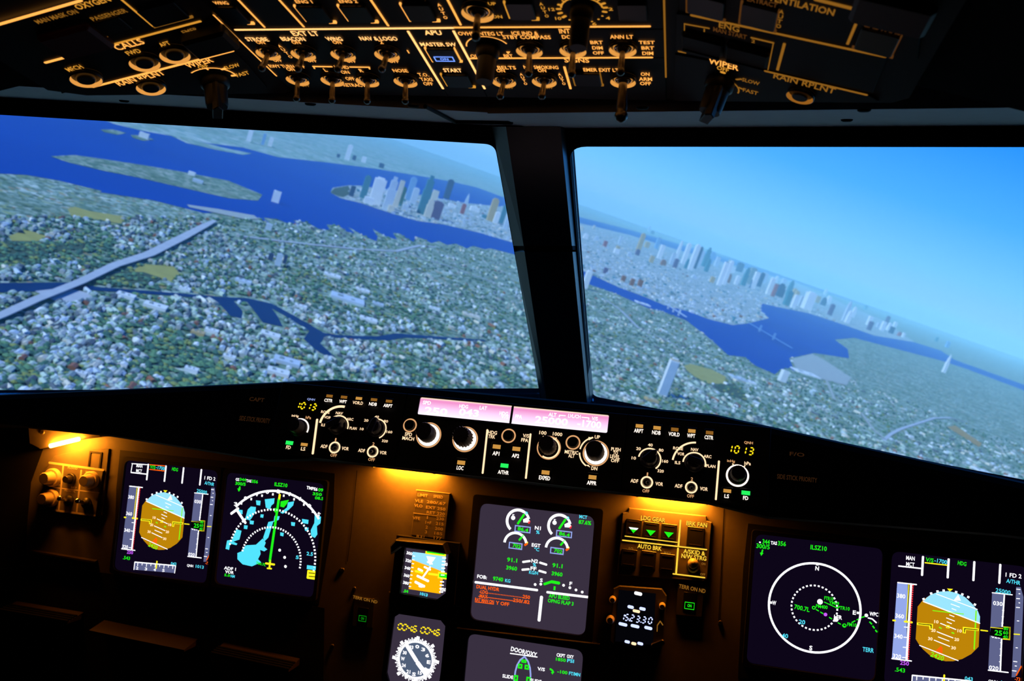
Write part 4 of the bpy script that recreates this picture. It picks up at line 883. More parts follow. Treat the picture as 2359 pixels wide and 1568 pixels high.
t.poly('pitch_scale', W_, [(890, 1040), (985, 1055), (925, 1135)])
t.line('aircraft_symbol', 'yellow', 780, 1192, 855, 1208, 22).line('aircraft_symbol', 'yellow', 915, 1218, 1000, 1230, 22)
t.text('lettering', 'green', '.54', 685, 1392, 50, 30, 0, .05).text('lettering', CY, '1013', 866, 1424, 78, 32, -5, .05); t.done()
t = Thing('trim_bracket', 'angled reddish edge strip below the small standby display', 'trim', MAIN, CM, (800, 1500))
t.plate('strip', 'panel_dark', [(520, 1400), (595, 1500), (1110, 1580), (1112, 1590), (590, 1512), (512, 1402)], 0, .005, .0006); t.done()
# limit placard
t = Thing('speed_placard', 'raised dark placard of limit speeds above the small standby display', 'placard', MAIN, CM, (930, 600))
t.plate('block', 'panel_grey', [(792, 378), (1128, 416), (1075, 875), (735, 832)], 0, .0055, .001); t.L = 11.6
PL = 'placard_ink'; pm(PL, (.62, .56, .48), .6)
t.line('lettering', PL, 790, 380, 1122, 416, 8).line('lettering', PL, 762, 610, 1075, 648, 8)
t.texts('lettering', PL, (('LIMIT', 855, 434, 100), ('SPEED', 1010, 448, 95), ('VLE', 818, 490, 82), ('280/.67', 990, 508, 190), ('VLO', 812, 538, 82), ('EXT 250', 985, 562, 195), ('RET 220', 985, 612, 180), ('VFE', 792, 662, 75), ('1', 902, 655, 10), ('230', 1030, 668, 75), ('1+F', 912, 706, 58), ('215', 1025, 718, 78), ('2', 895, 752, 24), ('200', 1018, 768, 80), ('3', 888, 800, 22), ('185', 1012, 815, 80), ('FULL', 838, 850, 90), ('177', 1005, 862, 80)), 30); t.done()
# radio magnetic indicator
t = Thing('magnetic_indicator', 'grey lit round compass dial with yellow 004.6 readouts above it', 'display', MAIN, CR_, (1230, 1100))
oc = [(905, 540), (985, 490), (1640, 590), (1712, 680), (1640, 1400), (1580, 1800), (860, 1700), (785, 1420)]
P_ = [t.P(*p) for p in oc][::-1]
g = Geo(); g.frame(outset(P_, .008), P_, .0, .008, 'bezel'); t.sub('bezel', g); t.L = 5; t.poly('screen', 'scr_grey', oc); t.L = 6
t.segs('readout', 'seg_yellow', '004', 985, 700, 1130, 722, 62, 92, 20).segs('readout', 'seg_yellow', '6', 1218, 738, 1218, 738, 62, 92, 20).segs('readout', 'seg_yellow', '004', 1345, 755, 1492, 778, 62, 92, 20).segs('readout', 'seg_yellow', '6', 1580, 795, 1580, 795, 62, 92, 20)
t.rect('readout', 'seg_yellow', 1165, 765, 25, 22).rect('readout', 'seg_yellow', 1528, 820, 25, 22)
X, Y = 1232, 1222
t.disc('dial', 'scr_slate', X, Y, 262, 40); t.L = 7
t.arc('dial', W_, X, Y, 268, 0, 360, 26)
cu, cv = t.P(X, Y); kk = t.sc(X, Y)[0]
for i in range(72):
    b = R(i * 5 + 6); r0, r1 = 250 / kk, (330 if i % 2 == 0 else 310) / kk; n_ = V((-math.sin(b), math.cos(b))) * (9 if i % 6 else 15) / kk; d_ = V((math.cos(b), math.sin(b)))
    o_ = V((cu, cv)); t.g('dial').add([(*q, t.w) for q in (o_ + d_ * r0 - n_, o_ + d_ * r1 - n_, o_ + d_ * r1 + n_, o_ + d_ * r0 + n_)], [(0, 1, 2, 3)], W_)
for i in range(8): b = R(i * 45 - 6); t.rect('dial', W_, X + 345 * math.cos(b), Y - 345 * math.sin(b), 52, 52, 0, i * 45 - 6)
for s, x, y in (('0', 1258, 1015), ('3', 1352, 1060), ('6', 1415, 1155), ('E', 1440, 1260), ('12', 1380, 1370), ('15', 1300, 1430), ('S', 1205, 1450), ('21', 1118, 1410), ('24', 1045, 1310), ('W', 1030, 1205), ('30', 1060, 1110), ('33', 1165, 1025)): t.text('dial', W_, s, x, y, 62, 58, 0, .04)
t.L = 9; t.line('needle', W_, 1090, 985, 1250, 1240, 62).line('needle', W_, 1262, 1262, 1400, 1450, 70).poly('needle', W_, [(1300, 1330), (1470, 1370), (1380, 1500)])
t.done()
# terrain buttons
def terr(label, crp, tx, bx, faint, lit, sz):
    t = Thing('terrain_button', label, 'button', MAIN, crp, bx)
    t.plate('face_plate', 'panel_dark', [(bx[0] + a * sz[0], bx[1] + b * sz[1]) for a, b in ((-1.2, 1.1), (1.05, 1.3), (1.3, -1.75), (-1.0, -1.95))], 0, .003, .0006)
    t.L = 6.4; t.text('lettering', faint, 'TERR ON ND', *tx[:2], tx[2], tx[3], -4)
    t.L = 1; t.korry(bx[0], bx[1], sz[0] * 1.2, sz[1] * 1.7, legend='ON', lit=lit, edges=''); t.done()
em('green_low', c(10, 170, 20), .7)
terr('small green lit button left of the compass dial, under TERR ON ND', CR_, (432, 270, 390, 50), (395, 525), 'amber_low', 'green_low', (140, 150))
terr('small green lit button right of the clock, under TERR ON ND', CG, (768, 803, 220, 34), (748, 915), 'amber_low', 'green', (95, 95))
# landing gear panel
t = Thing('landing_gear_panel', 'orange lit panel with three green landing gear arrows and auto brake buttons', 'switch panel', MAIN, CG, (540, 420))
t.plate('face_plate', 'panel_grey', [(248, 138), (885, 205), (888, 245), (930, 258), (895, 720), (860, 745), (150, 690), (195, 178), (240, 172)], 0, .004, .0012)
t.L = 8.6; E_ = 'engraving'; em(E_, c(255, 205, 60), 1.1)
t.texts('lettering', E_, (('LDG GEAR', 447, 230, 200), ('BRK FAN', 805, 272, 170), ('AUTO BRK', 418, 462, 198), ('A/SKID &', 785, 503, 178), ('N/W STRG', 782, 543, 205)), 36).texts('lettering', 'amber_low', (('LO', 265, 472, 35), ('MED', 405, 490, 55), ('MAX', 567, 508, 60), ('ON', 860, 598, 32), ('OFF', 855, 685, 42)), 20)
t.line('panel_lines', E_, 672, 240, 655, 450, 15).line('panel_lines', E_, 195, 404, 888, 482, 11).line('panel_lines', E_, 652, 470, 636, 675, 15).line('panel_lines', E_, 610, 680, 872, 712, 11).line('panel_lines', E_, 215, 370, 645, 422, 8)
def glight(x, y, w, h, tri=None):
    k = t.sc(x, y); u, v = t.P(x, y); a, b = w / 2 / k[0], h / 2 / k[1]; g = Geo()
    g.prism(rrect(-a, -b, a, b, .001, 2), .003, .0062, 'button_black', .0006); o = t.sub('push_button', g, None, (u, v, 0))
    g = Geo(); g.box((-a * .7, b * .72, .0062), (a * .7, b * .78, .0066), 'screw'); g.box((-a * .7, -b * .78, .0062), (a * .7, -b * .72, .0066), 'screw'); t.sub('edge_lines', g, o)
    if tri:
        g = Geo(); g.add([(-a * .62, b * .02, .0066), (a * .62, b * .02, .0066), (0, -b * .66, .0066)], [(0, 2, 1)], 'green')
        if tri == 2: g.add([(-a * .62, b * .02, .0068), (a * .62, b * .02, .0068), (a * .42, -b * .22, .0068), (-a * .42, -b * .22, .0068)], [(0, 3, 2, 1)], 'white')
        t.sub('gear_arrow', g, o)
glight(288, 300, 128, 135, 2); glight(430, 322, 128, 135, 1); glight(577, 338, 128, 135, 1); glight(795, 378, 140, 165)
for x, y in ((250, 548), (408, 562), (562, 585)): glight(x, y, 125, 140)
t.screws([(622, 232), (240, 672)], .0035)
g = Geo(); u, v = t.P(775, 618); g.lathe([(.010, .004), (.010, .006), (.006, .009)], 'steel_dull', n=24); o = t.sub('toggle_switch', g, None, (u, v, 0))
a_, b_ = t.P(775, 598, .026); g = Geo(); g.rod((0, 0, .006), (a_ - u, b_ - v, .026), .004, .006, 'knob_ivory', 18, .0078); t.sub('lever', g, o); t.done()
# clock
t = Thing('clock', 'black digital clock reading 15:23:30 in bluish white figures', 'clock', MAIN, CG, (310, 1020))
bz = [(170, 775), (520, 800), (560, 860), (535, 1210), (440, 1300), (120, 1262), (90, 1230), (120, 800)]
P_ = [t.P(*p) for p in bz]; ar = sum(P_[i - 1][0] * P_[i][1] - P_[i][0] * P_[i - 1][1] for i in range(len(P_)))
t.plate('case', 'panel_dark', bz, 0, .006, .0015)
t.L = 12.6; t.poly('screen', 'scr_black', [(165, 808), (470, 840), (445, 1262), (135, 1232)]); t.L = 13.6
BL = 'blue_white'; em(BL, c(190, 200, 255), 1.5)
for i, (ch, x, y) in enumerate((('1', 196, 1030), ('5', 232, 1035), ('2', 275, 1040), ('3', 322, 1050), ('3', 372, 1056), ('0', 424, 1062))): t.seg('digits', BL, ch, x, y, 26, 50, 10)
t.rect('digits', BL, 253, 1062, 9, 9).rect('digits', BL, 348, 1074, 9, 9)
for x, y, w, h, mm in ((325, 840, 66, 28, 'white'), (263, 950, 52, 26, BL), (360, 965, 52, 26, BL), (310, 984, 60, 24, 'cream'), (200, 1092, 72, 26, BL), (299, 1107, 72, 26, BL), (408, 1122, 66, 26, BL), (235, 1235, 44, 24, BL), (289, 1250, 42, 24, 'cream'), (342, 1250, 48, 24, BL)): t.rect('markings', mm, x, y, w, h, .9, -5)
for x, y, r in ((117, 885, 27), (523, 938, 27), (98, 1050, 33)):
    k = t.sc(x, y)[0]; u, v = t.P(x, y); g = Geo(); g.lathe([(r / k, 0), (r / k, .009), (r / k * .7, .012)], 'knob_ivory', n=20); t.sub('knob', g, None, (u, v, .004))
t.line('pointer_mark', 'amber_low', 480, 1150, 482, 1100, 7).line('pointer_mark', 'amber_low', 482, 1100, 506, 1066, 9).line('pointer_mark', 'amber_low', 506, 1066, 527, 1098, 9)
g = Geo(); u, v = t.P(488, 1245); g.prism(rrect(-.011, -.004, .011, .004, .0035), .004, .014, 'steel_dull', .001); o = t.sub('selector_knob', g, None, (u, v, 0)); o.rotation_euler = (0, 0, R(28)); t.done()
t = Thing('edge_strip', 'dim reddish edge strip under the clock at bottom of frame', 'trim', MAIN, CG, (200, 1360))
t.plate('strip', 'panel_dark', [(70, 1390), (125, 1336), (330, 1366), (330, 1376), (128, 1350), (78, 1398)], 0, .005, .0006); t.done()
# left lighting and speaker knob panel
t = Thing('knob_panel', 'amber lit panel of round knobs at far left of the instrument panel', 'switch panel', MAIN, CL, (610, 830))
t.plate('face_plate', 'panel_grey', [(435, 575), (640, 530), (865, 522), (812, 1045), (390, 1010), (330, 980), (360, 690)], 0, .003, .001)
t.plate('knob_plate', 'panel_grey', [(405, 632), (830, 690), (770, 1040), (430, 1000), (365, 960), (372, 700)], .003, .006, .001)
t.L = 12.4; LN = 'placard_ink'
t.line('panel_lines', LN, 405, 630, 830, 688, 16).line('panel_lines', LN, 430, 822, 800, 866, 8).line('panel_lines', LN, 432, 1000, 765, 1044, 14).line('panel_lines', LN, 516, 655, 480, 1000, 14).line('panel_lines', LN, 657, 690, 620, 1022, 14)
t.texts('lettering', LN, (('FLOOD', 590, 672, 75), ('OFF', 480, 805, 45), ('BRT', 600, 825, 45), ('PEDESTAL', 570, 850, 85), ('MAIN', 722, 705, 60)), 16)
def kn(x, y, r, h, mt): 
    k = t.sc(x, y)[0]; u, v = t.P(x, y); rr = r / k; g = Geo(); g.lathe([(rr, 0), (rr, h * .25), (rr * .88, h * .32)], mt, n=28); o = t.sub('knob', g, None, (u, v, .006))
    g = Geo(); g.lathe([(rr * .68, h * .3), (rr * .62, h), (rr * .55, h * 1.05)], mt, n=28, flute=.04); t.sub('knob_cap', g, o)
kn(440, 745, 62, .024, 'knob_ivory'); kn(740, 765, 60, .022, 'knob_ivory'); kn(425, 905, 60, .024, 'knob_ivory')
for x, y in ((580, 755),): kn(x, y, 38, .016, 'knob_black')
for x, y in ((560, 925), (700, 945)):
    k = t.sc(x, y)[0]; u, v = t.P(x, y); g = Geo(); g.lathe([(38 / k, 0), (36 / k, .004), (16 / k, .006)], 'knob_black', n=20); o = t.sub('toggle_switch', g, None, (u, v, .006)); g = Geo(); g.rod((0, 0, .004), (-.002, .006, .022), .003, .004, 'steel', 12, .005); t.sub('lever', g, o)
g = Geo(); u, v = t.P(757, 612); g.frame([(-.0125, -.0155), (.0125, -.0155), (.0125, .0155), (-.0125, .0155)], [(-.0095, -.0125), (.0095, -.0125), (.0095, .0125), (-.0095, .0125)], .003, .0045, 'bezel'); t.sub('indicator_frame', g, None, (u, v, 0))
t.screws([(645, 592)], .003); t.done()
# lamps under the glareshield
def lamp(label, x0, x1, z, y, mt, drop=.0):
    rt = bpy.data.objects.new('panel_lamp', None); COL.objects.link(rt); rt.location = ((x0 + x1) / 2, y, z); props(rt, label, 'lamp', 'flood lamps under the glareshield'); h = (x1 - x0) / 2
    g = Geo(); g.box((-h - .008, -.036, .002), (h + .008, .0145, .010), 'bezel'); g.box((-h - .006, -.036, -.0045), (h + .006, -.030, .010), 'bezel'); g.box((-h - .008, -.036, -.007), (-h - .005, .0145, .010), 'bezel'); g.box((h + .005, -.036, -.007), (h + .008, .0145, .010), 'bezel'); g.build('lamp_housing', rt)
    g = Geo(); g.rod((-h, 0, -.002), (h, 0, -.002), .0032, .0032, mt, 10); g.build('lamp_tube', rt); return rt
lamp('hidden amber flood lamp under the glareshield above the speed placard', -.25, -.16, .1440, -.015, 'lamp_glow')
lamp('hidden amber flood lamp under the glareshield above the landing gear panel', .172, .262, .1440, -.015, 'lamp_glow')
t = Thing('panel_lamp', 'bright slanted amber lamp strip under the glareshield at far left', 'lamp', MAIN, CL, (500, 470), 'flood lamps under the glareshield')
t.plate('lamp_housing', 'panel_grey', [(300, 350), (395, 345), (885, 398), (860, 425), (640, 450), (390, 520), (310, 480)], 0, .026, .002)
a = t.P(395, 500, .031); b = t.P(620, 446, .031); g = Geo(); g.rod((a[0], a[1], .031), (b[0], b[1], .031), .0038, .0038, 'lamp_left', 10); t.sub('lamp_tube', g)
t.screws([(415, 388)], .005); 
for o in [o for o in t.root.children if o.name.startswith('screw')]: o.location.z = .026
t.done()
# ledges and foot rests at the lower left
def ledge(name, label, cat, quad, grp=None, ribs=0, dep=.05):
    t = Thing(name, label, cat, MAIN, (0, 0, 1), quad[0])
    p = [t.P(*q) for q in quad]; (x0, y0), (x1, y1) = p[0], p[1]; h = .003
    g = Geo(); g.add([(x0, y0 + dep * .2, 0), (x1, y1 + dep * .2, 0), (x1, y1, dep), (x0, y0, dep), (x0, y0 - h, 0), (x1, y1 - h, 0), (x1, y1 - h, dep), (x0, y0 - h, dep)], [(0, 3, 2, 1), (3, 7, 6, 2), (4, 5, 6, 7), (0, 4, 7, 3), (1, 2, 6, 5)], 'pad'); t.sub('pad', g)
    for i in range(ribs):
        f = .45 + .5 * i / max(1, ribs - 1); g = Geo(); g.rod((x0, y0 + dep * .2 * (1 - f) + .001, dep * f), (x1, y1 + dep * .2 * (1 - f) + .001, dep * f), .0022, .0022, 'rubber', 8); t.sub('rib', g)
    if grp: t.root['group'] = grp
    t.done()
ledge('foot_rest', 'dim reddish ribbed pad at bottom left, below the knob panel', 'foot rest', [(38, 1394), (192, 1420)], 'ribbed pads', 4, .04)
ledge('sliding_table', 'dim reddish smooth table edge between the two ribbed pads', 'table', [(240, 1438), (455, 1482)], None, 0, .04)
ledge('foot_rest', 'dim reddish ribbed pad at bottom, below the terrain map display', 'foot rest', [(515, 1490), (690, 1527)], 'ribbed pads', 4, .04)
ledge('edge_ledge', 'thin orange lit ledge just below the amber knob panel', 'trim', [(75, 1266), (225, 1291)], None, 0, .007)
# ------------------------------------------------------------------ the world outside: a banked view from about 740 m over a harbour city
HA, HB_ = ray(1157, 392), ray(2000, 686)
UP = HA.cross(HB_).normalized()
if UP.z < 0: UP = -UP
ALT = 740.0
G0 = CC - UP * ALT
F_ = CR.col[2]; GF = (F_ - UP * F_.dot(UP)).normalized(); GR = GF.cross(UP).normalized()
def gp(x, y):  # pixel direction -> ground metres (right, forward)
    d = ray(x, y); k = -d.dot(UP)
    k = max(k, ALT / 90000 * d.length)
    p = d * (ALT / k); return p.dot(GR), p.dot(GF)
GM = Matrix((GR, GF, UP)).transposed().to_4x4(); GM.translation = G0
def gw(a, b, h=0): return G0 + GR * a + GF * b + UP * h
def link_g(name, verts, faces, mats, mi=None, loc=(0, 0, 0)):
    me = bpy.data.meshes.new(name); me.from_pydata(verts, [], faces)
    for k in mats: me.materials.append(MATS[k])
    if mi is not None: me.polygons.foreach_set('material_index', mi)
    me.update(); o = bpy.data.objects.new(name, me); COL.objects.link(o); o.matrix_world = GM @ Matrix.Translation(loc); return o
# land material: patchwork of roofs, streets, gardens and trees
def land(name, cell, ramp, green=.5):
    m = bpy.data.materials.new(name); m.use_nodes = True; nt = m.node_tree; b = nt.nodes['Principled BSDF']; b.inputs['Roughness'].default_value = .95; b.inputs['Specular IOR Level'].default_value = .1
    tc = nt.nodes.new('ShaderNodeTexCoord'); vo = nt.nodes.new('ShaderNodeTexVoronoi'); vo.inputs['Scale'].default_value = 1 / cell; vo.inputs['Randomness'].default_value = 1
    rp = nt.nodes.new('ShaderNodeValToRGB'); rp.color_ramp.interpolation = 'CONSTANT'; sp = nt.nodes.new('ShaderNodeSeparateColor')
    nt.links.new(tc.outputs['Object'], vo.inputs['Vector']); nt.links.new(vo.outputs['Color'], sp.inputs[0]); nt.links.new(sp.outputs[0], rp.inputs[0])
    cr = rp.color_ramp
    for i, (p, k) in enumerate(ramp):
        el = cr.elements[i] if i < 2 else cr.elements.new(p)
        el.position = p; el.color = (*[v * .66 for v in k], 1)
    n = nt.nodes.new('ShaderNodeTexNoise'); n.inputs['Scale'].default_value = 1 / (cell * 11); n.inputs['Detail'].default_value = 5; n.inputs['Roughness'].default_value = .65
    r2 = nt.nodes.new('ShaderNodeValToRGB'); r2.color_ramp.elements[0].position = .44; r2.color_ramp.elements[1].position = .62
    nt.links.new(tc.outputs['Object'], n.inputs['Vector']); nt.links.new(n.outputs['Fac'], r2.inputs[0])
    n3 = nt.nodes.new('ShaderNodeTexNoise'); n3.inputs['Scale'].default_value = 1 / (cell * .8); n3.inputs['Detail'].default_value = 3; nt.links.new(tc.outputs['Object'], n3.inputs['Vector'])
    gcol = nt.nodes.new('ShaderNodeValToRGB'); gcol.color_ramp.elements[0].color = (.022, .06, .044, 1); gcol.color_ramp.elements[0].position = .38; gcol.color_ramp.elements[1].color = (.11, .17, .09, 1); gcol.color_ramp.elements[1].position = .62
    nt.links.new(n3.outputs['Fac'], gcol.inputs[0])
    mu = nt.nodes.new('ShaderNodeMath'); mu.operation = 'MULTIPLY'; mu.inputs[1].default_value = green; nt.links.new(r2.outputs[0], mu.inputs[0])
    mx = nt.nodes.new('ShaderNodeMix'); mx.data_type = 'RGBA'; nt.links.new(mu.outputs[0], mx.inputs[0]); nt.links.new(rp.outputs[0], mx.inputs[6]); nt.links.new(gcol.outputs[0], mx.inputs[7])
    nt.links.new(mx.outputs[2], b.inputs['Base Color']); MATS[name] = m
CITY = ((0, (.12, .20, .16)), (.16, (.30, .42, .38)), (.34, (.20, .32, .26)), (.5, (.40, .52, .48)), (.64, (.07, .13, .11)), (.74, (.30, .38, .20)), (.82, (.55, .64, .62)), (.9, (.16, .27, .2)), (.96, (.38, .28, .17)))
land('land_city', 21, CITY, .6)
land('land_far', 90, ((0, (.20, .36, .34)), (.2, (.34, .48, .46)), (.4, (.26, .40, .34)), (.6, (.40, .52, .54)), (.8, (.22, .38, .32)), (.92, (.52, .62, .64))), .35)  # paler and bluer ground: distance haze put into the colour
land('land_island', 30, ((0, (.11, .20, .15)), (.25, (.24, .34, .26)), (.5, (.32, .40, .34)), (.75, (.14, .24, .18)), (.9, (.46, .50, .46))), .7)
land('land_core', 26, ((0, (.34, .42, .46)), (.2, (.48, .54, .58)), (.4, (.26, .34, .36)), (.6, (.56, .60, .64)), (.8, (.22, .32, .30)), (.93, (.64, .66, .66))), .2)
wm = pm('water', (.001, .05, .40), .6, spec=.05)
nt = wm.node_tree; b = nt.nodes['Principled BSDF']; n = nt.nodes.new('ShaderNodeTexNoise'); n.inputs['Scale'].default_value = .0006; tc = nt.nodes.new('ShaderNodeTexCoord'); rp = nt.nodes.new('ShaderNodeValToRGB')
rp.color_ramp.elements[0].color = (.001, .025, .205, 1); rp.color_ramp.elements[1].color = (.001, .038, .28, 1)
nt.links.new(tc.outputs['Object'], n.inputs['Vector']); nt.links.new(n.outputs['Fac'], rp.inputs[0]); nt.links.new(rp.outputs[0], b.inputs['Base Color'])
pm('creek', (.003, .016, .075), .5, spec=.12, noise=.2, scale=.02)
pm('road', tuple(v * .66 for v in (.46, .50, .60)), .9, noise=.15, scale=.02)
pm('field', tuple(v * .66 for v in (.36, .34, .08)), .95, noise=.3, scale=.015)
pm('wood', tuple(v * .66 for v in (.035, .075, .045)), .95, noise=.6, scale=.05)
pm('sand', tuple(v * .66 for v in (.36, .24, .07)), .95, noise=.3, scale=.02)
pm('yard', tuple(v * .66 for v in (.38, .42, .42)), .95, noise=.2, scale=.02)
for k, v in dict(b_white=(.80, .84, .92), b_pale=(.55, .65, .80), b_blue=(.22, .42, .72), b_navy=(.025, .06, .16), b_teal=(.06, .24, .33), b_green=(.06, .17, .15), b_cream=(.70, .66, .58), b_tan=(.55, .42, .22), b_brown=(.30, .12, .07), b_red=(.38, .09, .10), b_purple=(.13, .09, .22), b_olive=(.26, .34, .36)).items(): pm(k, tuple(q * .66 for q in v), .6, spec=.3, noise=.12, scale=.03)
ROADS = []; CLEARPX = []; WOODPX = []
def flat(name, px, mat, h, kind=None, label=None, cat=None, pts=None):
    q = pts or [gp(*p) for p in px]
    if name in ('field', 'road_yard', 'pier', 'shore_yard'): CLEARPX.append(px)
    if name == 'wood': WOODPX.append(px)
    cx = sum(p[0] for p in q) / len(q); cy = sum(p[1] for p in q) / len(q)
    tri = tessellate_polygon([[V(p) for p in q]]); vs = [(a - cx, b - cy, 0) for a, b in q]
    fs = []
    for a, b, c_ in tri:
        n = (V(vs[b]) - V(vs[a])).cross(V(vs[c_]) - V(vs[a])); fs.append((a, b, c_) if n.z > 0 else (a, c_, b))
    o = link_g(name, vs, fs, [mat], None, (cx, cy, h)); props(o, label, cat, None, kind); return o
E_ = 95000
flat('ground', None, 'land_city', 0, 'structure', 'wide patchwork of low roofs and trees below the aircraft', None, [(-E_, -3000), (E_, -3000), (E_, E_), (-E_, E_)])
FAR = [(-400, 60), (150, 240), (263, 286), (330, 302), (400, 314), (480, 330), (560, 340), (640, 362), (760, 375), (860, 388), (960, 404), (1040, 418), (1100, 432), (1157, 453), (1324, 497), (1451, 529), (1554, 559), (1700, 600), (1830, 637), (1950, 680), (2050, 716)]
MANW = [(1950, 690), (1830, 649), (1700, 613), (1554, 573), (1451, 541), (1324, 511), (1157, 476), (1075, 468), (950, 447), (830, 428), (804, 427), (766, 433), (761, 444)]
MANE = [(785, 457), (831, 468), (896, 490), (961, 509), (1021, 517), (1103, 536), (1178, 558), (1356, 630), (1425, 662), (1482, 683), (1530, 703), (1585, 717), (1631, 735), (1689, 749), (1723, 745), (1771, 733), (1752, 715), (1730, 699), (1755, 699), (1800, 709), (1861, 721), (1947, 749), (2014, 773), (2106, 788), (2167, 807), (2198, 828), (2359, 886), (2600, 975)]
NEAR = [(2600, 990), (2359, 899), (2228, 850), (2167, 830), (2075, 806), (1968, 778), (1922, 782), (1953, 804), (1956, 825), (1876, 813), (1818, 825), (1831, 856), (1820, 848), (1799, 850), (1785, 862), (1740, 842), (1714, 822), (1677, 818), (1647, 790), (1625, 772), (1581, 738), (1526, 717), (1494, 710), (1418, 676), (1349, 652), (1181, 585), (1130, 572), (1116, 574), (1090, 566), (1075, 572), (1050, 561), (1030, 564), (1010, 555), (994, 560), (975, 550), (960, 545), (953, 557), (935, 548), (921, 538), (905, 536), (915, 552), (890, 545), (858, 527), (870, 545), (867, 556), (838, 543), (801, 522), (818, 538), (800, 534), (780, 520), (752, 517), (760, 530), (734, 527), (705, 512), (674, 507), (690, 517), (660, 514), (640, 505), (606, 501), (625, 518), (595, 503), (560, 492), (500, 484), (430, 473), (440, 478), (500, 490), (470, 491), (355, 462), (300, 452), (350, 461), (230, 443), (235, 440), (130, 415), (60, 403), (0, 400), (-400, 330)]
flat('water', FAR + MANW + MANE + NEAR, 'water', 1.2, 'stuff', 'deep blue harbour and rivers winding around the city', 'water')
# the far shore and the city island carry their own ground
hz = [(2600, 915), (2050, 717 - 12), (1324, 452), (700, 240)]
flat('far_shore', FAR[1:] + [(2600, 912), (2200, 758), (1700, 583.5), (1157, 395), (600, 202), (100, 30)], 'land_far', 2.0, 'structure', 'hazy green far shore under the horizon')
flat('city_island', MANW[1:] + MANE[:17] + [(1755, 699), (1800, 709), (1861, 721), (1947, 749), (2014, 773), (2106, 788), (2040, 740), (1950, 702)], 'land_core', 2.4, 'structure', 'densely built island between the two rivers')
flat('island', [(116, 361), (171, 358), (237, 367), (342, 383), (434, 399), (526, 417), (604, 449), (594, 463), (526, 457), (420, 433), (315, 409), (237, 394), (158, 375)], 'land_island', 3, None, 'long green tapering island in the blue harbour, left windscreen', 'island')
flat('island', [(231, 299), (260, 299), (291, 307), (270, 311), (240, 305)], 'land_island', 3, None, 'tiny green island near the far shore, leftmost', 'island')
flat('island', [(300, 311), (330, 313), (354, 322), (330, 325), (306, 318)], 'land_island', 3, None, 'tiny island with a white block on it, near the far shore', 'island')
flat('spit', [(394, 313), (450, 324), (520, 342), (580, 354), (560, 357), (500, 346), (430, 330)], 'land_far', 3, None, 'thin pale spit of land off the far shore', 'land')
flat('park', [(761, 444), (770, 434), (804, 428), (806, 447), (790, 455), (778, 452)], 'wood', 3.5, None, 'small green park at the tip of the tower island', 'park')
def ribbon(name, px, wpx, mat, h, label, cat, thick=0, wm_=None):
    q = [V(gp(*p)) for p in px]; vs = []; fs = []
    if name == 'road': ROADS.append(q)
    for i, p in enumerate(q):
        d = (q[min(i + 1, len(q) - 1)] - q[max(i - 1, 0)]).normalized(); n = V((-d.y, d.x)); w = wm_ if wm_ else 20
        if isinstance(wpx, (list, tuple)): w = wpx[i]
        elif not wm_: w = wpx
        for sgn in (-1, 1):
            e = p + n * sgn * w / 2; vs.append((e.x - q[0].x, e.y - q[0].y, 0))
    n0 = len(vs)
    for i in range(len(q) - 1): fs.append((2 * i, 2 * i + 1, 2 * i + 3, 2 * i + 2))
    if thick:
        vs += [(a, b, -thick) for a, b, _ in vs]
        for i in range(len(q) - 1): fs += [(2 * i, 2 * i + 2, n0 + 2 * i + 2, n0 + 2 * i), (2 * i + 1, n0 + 2 * i + 1, n0 + 2 * i + 3, 2 * i + 3)]
    o = link_g(name, vs, fs, [mat], None, (q[0].x, q[0].y, h)); props(o, label, cat); return o
ck = [(-60, 664), (60, 662), (171, 659), (240, 667), (342, 674), (420, 680), (526, 689), (578, 692), (618, 701), (664, 726), (734, 768), (780, 776), (824, 778), (880, 780), (922, 773), (1020, 779), (1118, 785)]
ribbon('creek', ck, [74, 70, 60, 38, 34, 34, 38, 42, 52, 52, 62, 40, 36, 46, 46, 34, 22], 'creek', 1.6, 'dark blue creek branching through the low roofs, left windscreen', 'water')
flat('pier', [(430, 472), (500, 482), (585, 497), (597, 506), (560, 505), (500, 492), (436, 478)], 'yard', 3.4, None, 'long pale pier on the near harbour shore below the green island', 'pier')
flat('shore_yard', [(1822, 828), (1870, 815), (1900, 830), (1960, 870), (1950, 888), (1880, 870), (1840, 858)], 'yard', 3.4, None, 'pale paved waterfront ground at the blunt bay, right windscreen', 'yard')
ribbon('creek', [(734, 765), (718, 786), (742, 808), (762, 822)], [60, 56, 52, 36], 'creek', 1.5, 'short dark creek arm bending down from the forked creek', 'water')
ribbon('creek', [(512, 688), (535, 712), (543, 731)], [80, 70, 36], 'creek', 1.5, 'dark basin off the creek, left of two', 'water')
ribbon('creek', [(590, 694), (612, 722), (628, 748)], [90, 84, 70], 'creek', 1.5, 'dark basin off the creek, right of two', 'water')
ribbon('highway', [(-60, 760), (0, 737), (79, 700), (184, 657), (263, 618), (342, 592), (420, 552), (470, 525), (494, 513)], [24, 24, 26, 28, 32, 38, 40, 34, 20], 'road', 14, 'wide pale elevated highway crossing the creek at far left', 'road', 3)
flat('road_yard', [(80, 672), (150, 664), (205, 676), (215, 690), (150, 703), (115, 690)], 'road', 2.5, None, 'pale paved yard beside the highway below the dark creek', 'yard')
ribbon('road', [(560, 545), (700, 562), (820, 574), (913, 579), (940, 572), (967, 566), (1010, 570)], 26, 'road', 3, 'thin pale road parallel to the ragged near shore, left windscreen', 'road')
ribbon('road', [(935, 580), (985, 601), (1030, 612), (1085, 632), (1140, 652)], 24, 'road', 3, 'thin pale road slanting down towards the centre post', 'road')
ribbon('road', [(1397, 692), (1430, 715), (1471, 756), (1517, 776), (1563, 797)], 24, 'road', 3, 'thin pale road beside the near shore, right windscreen', 'road')
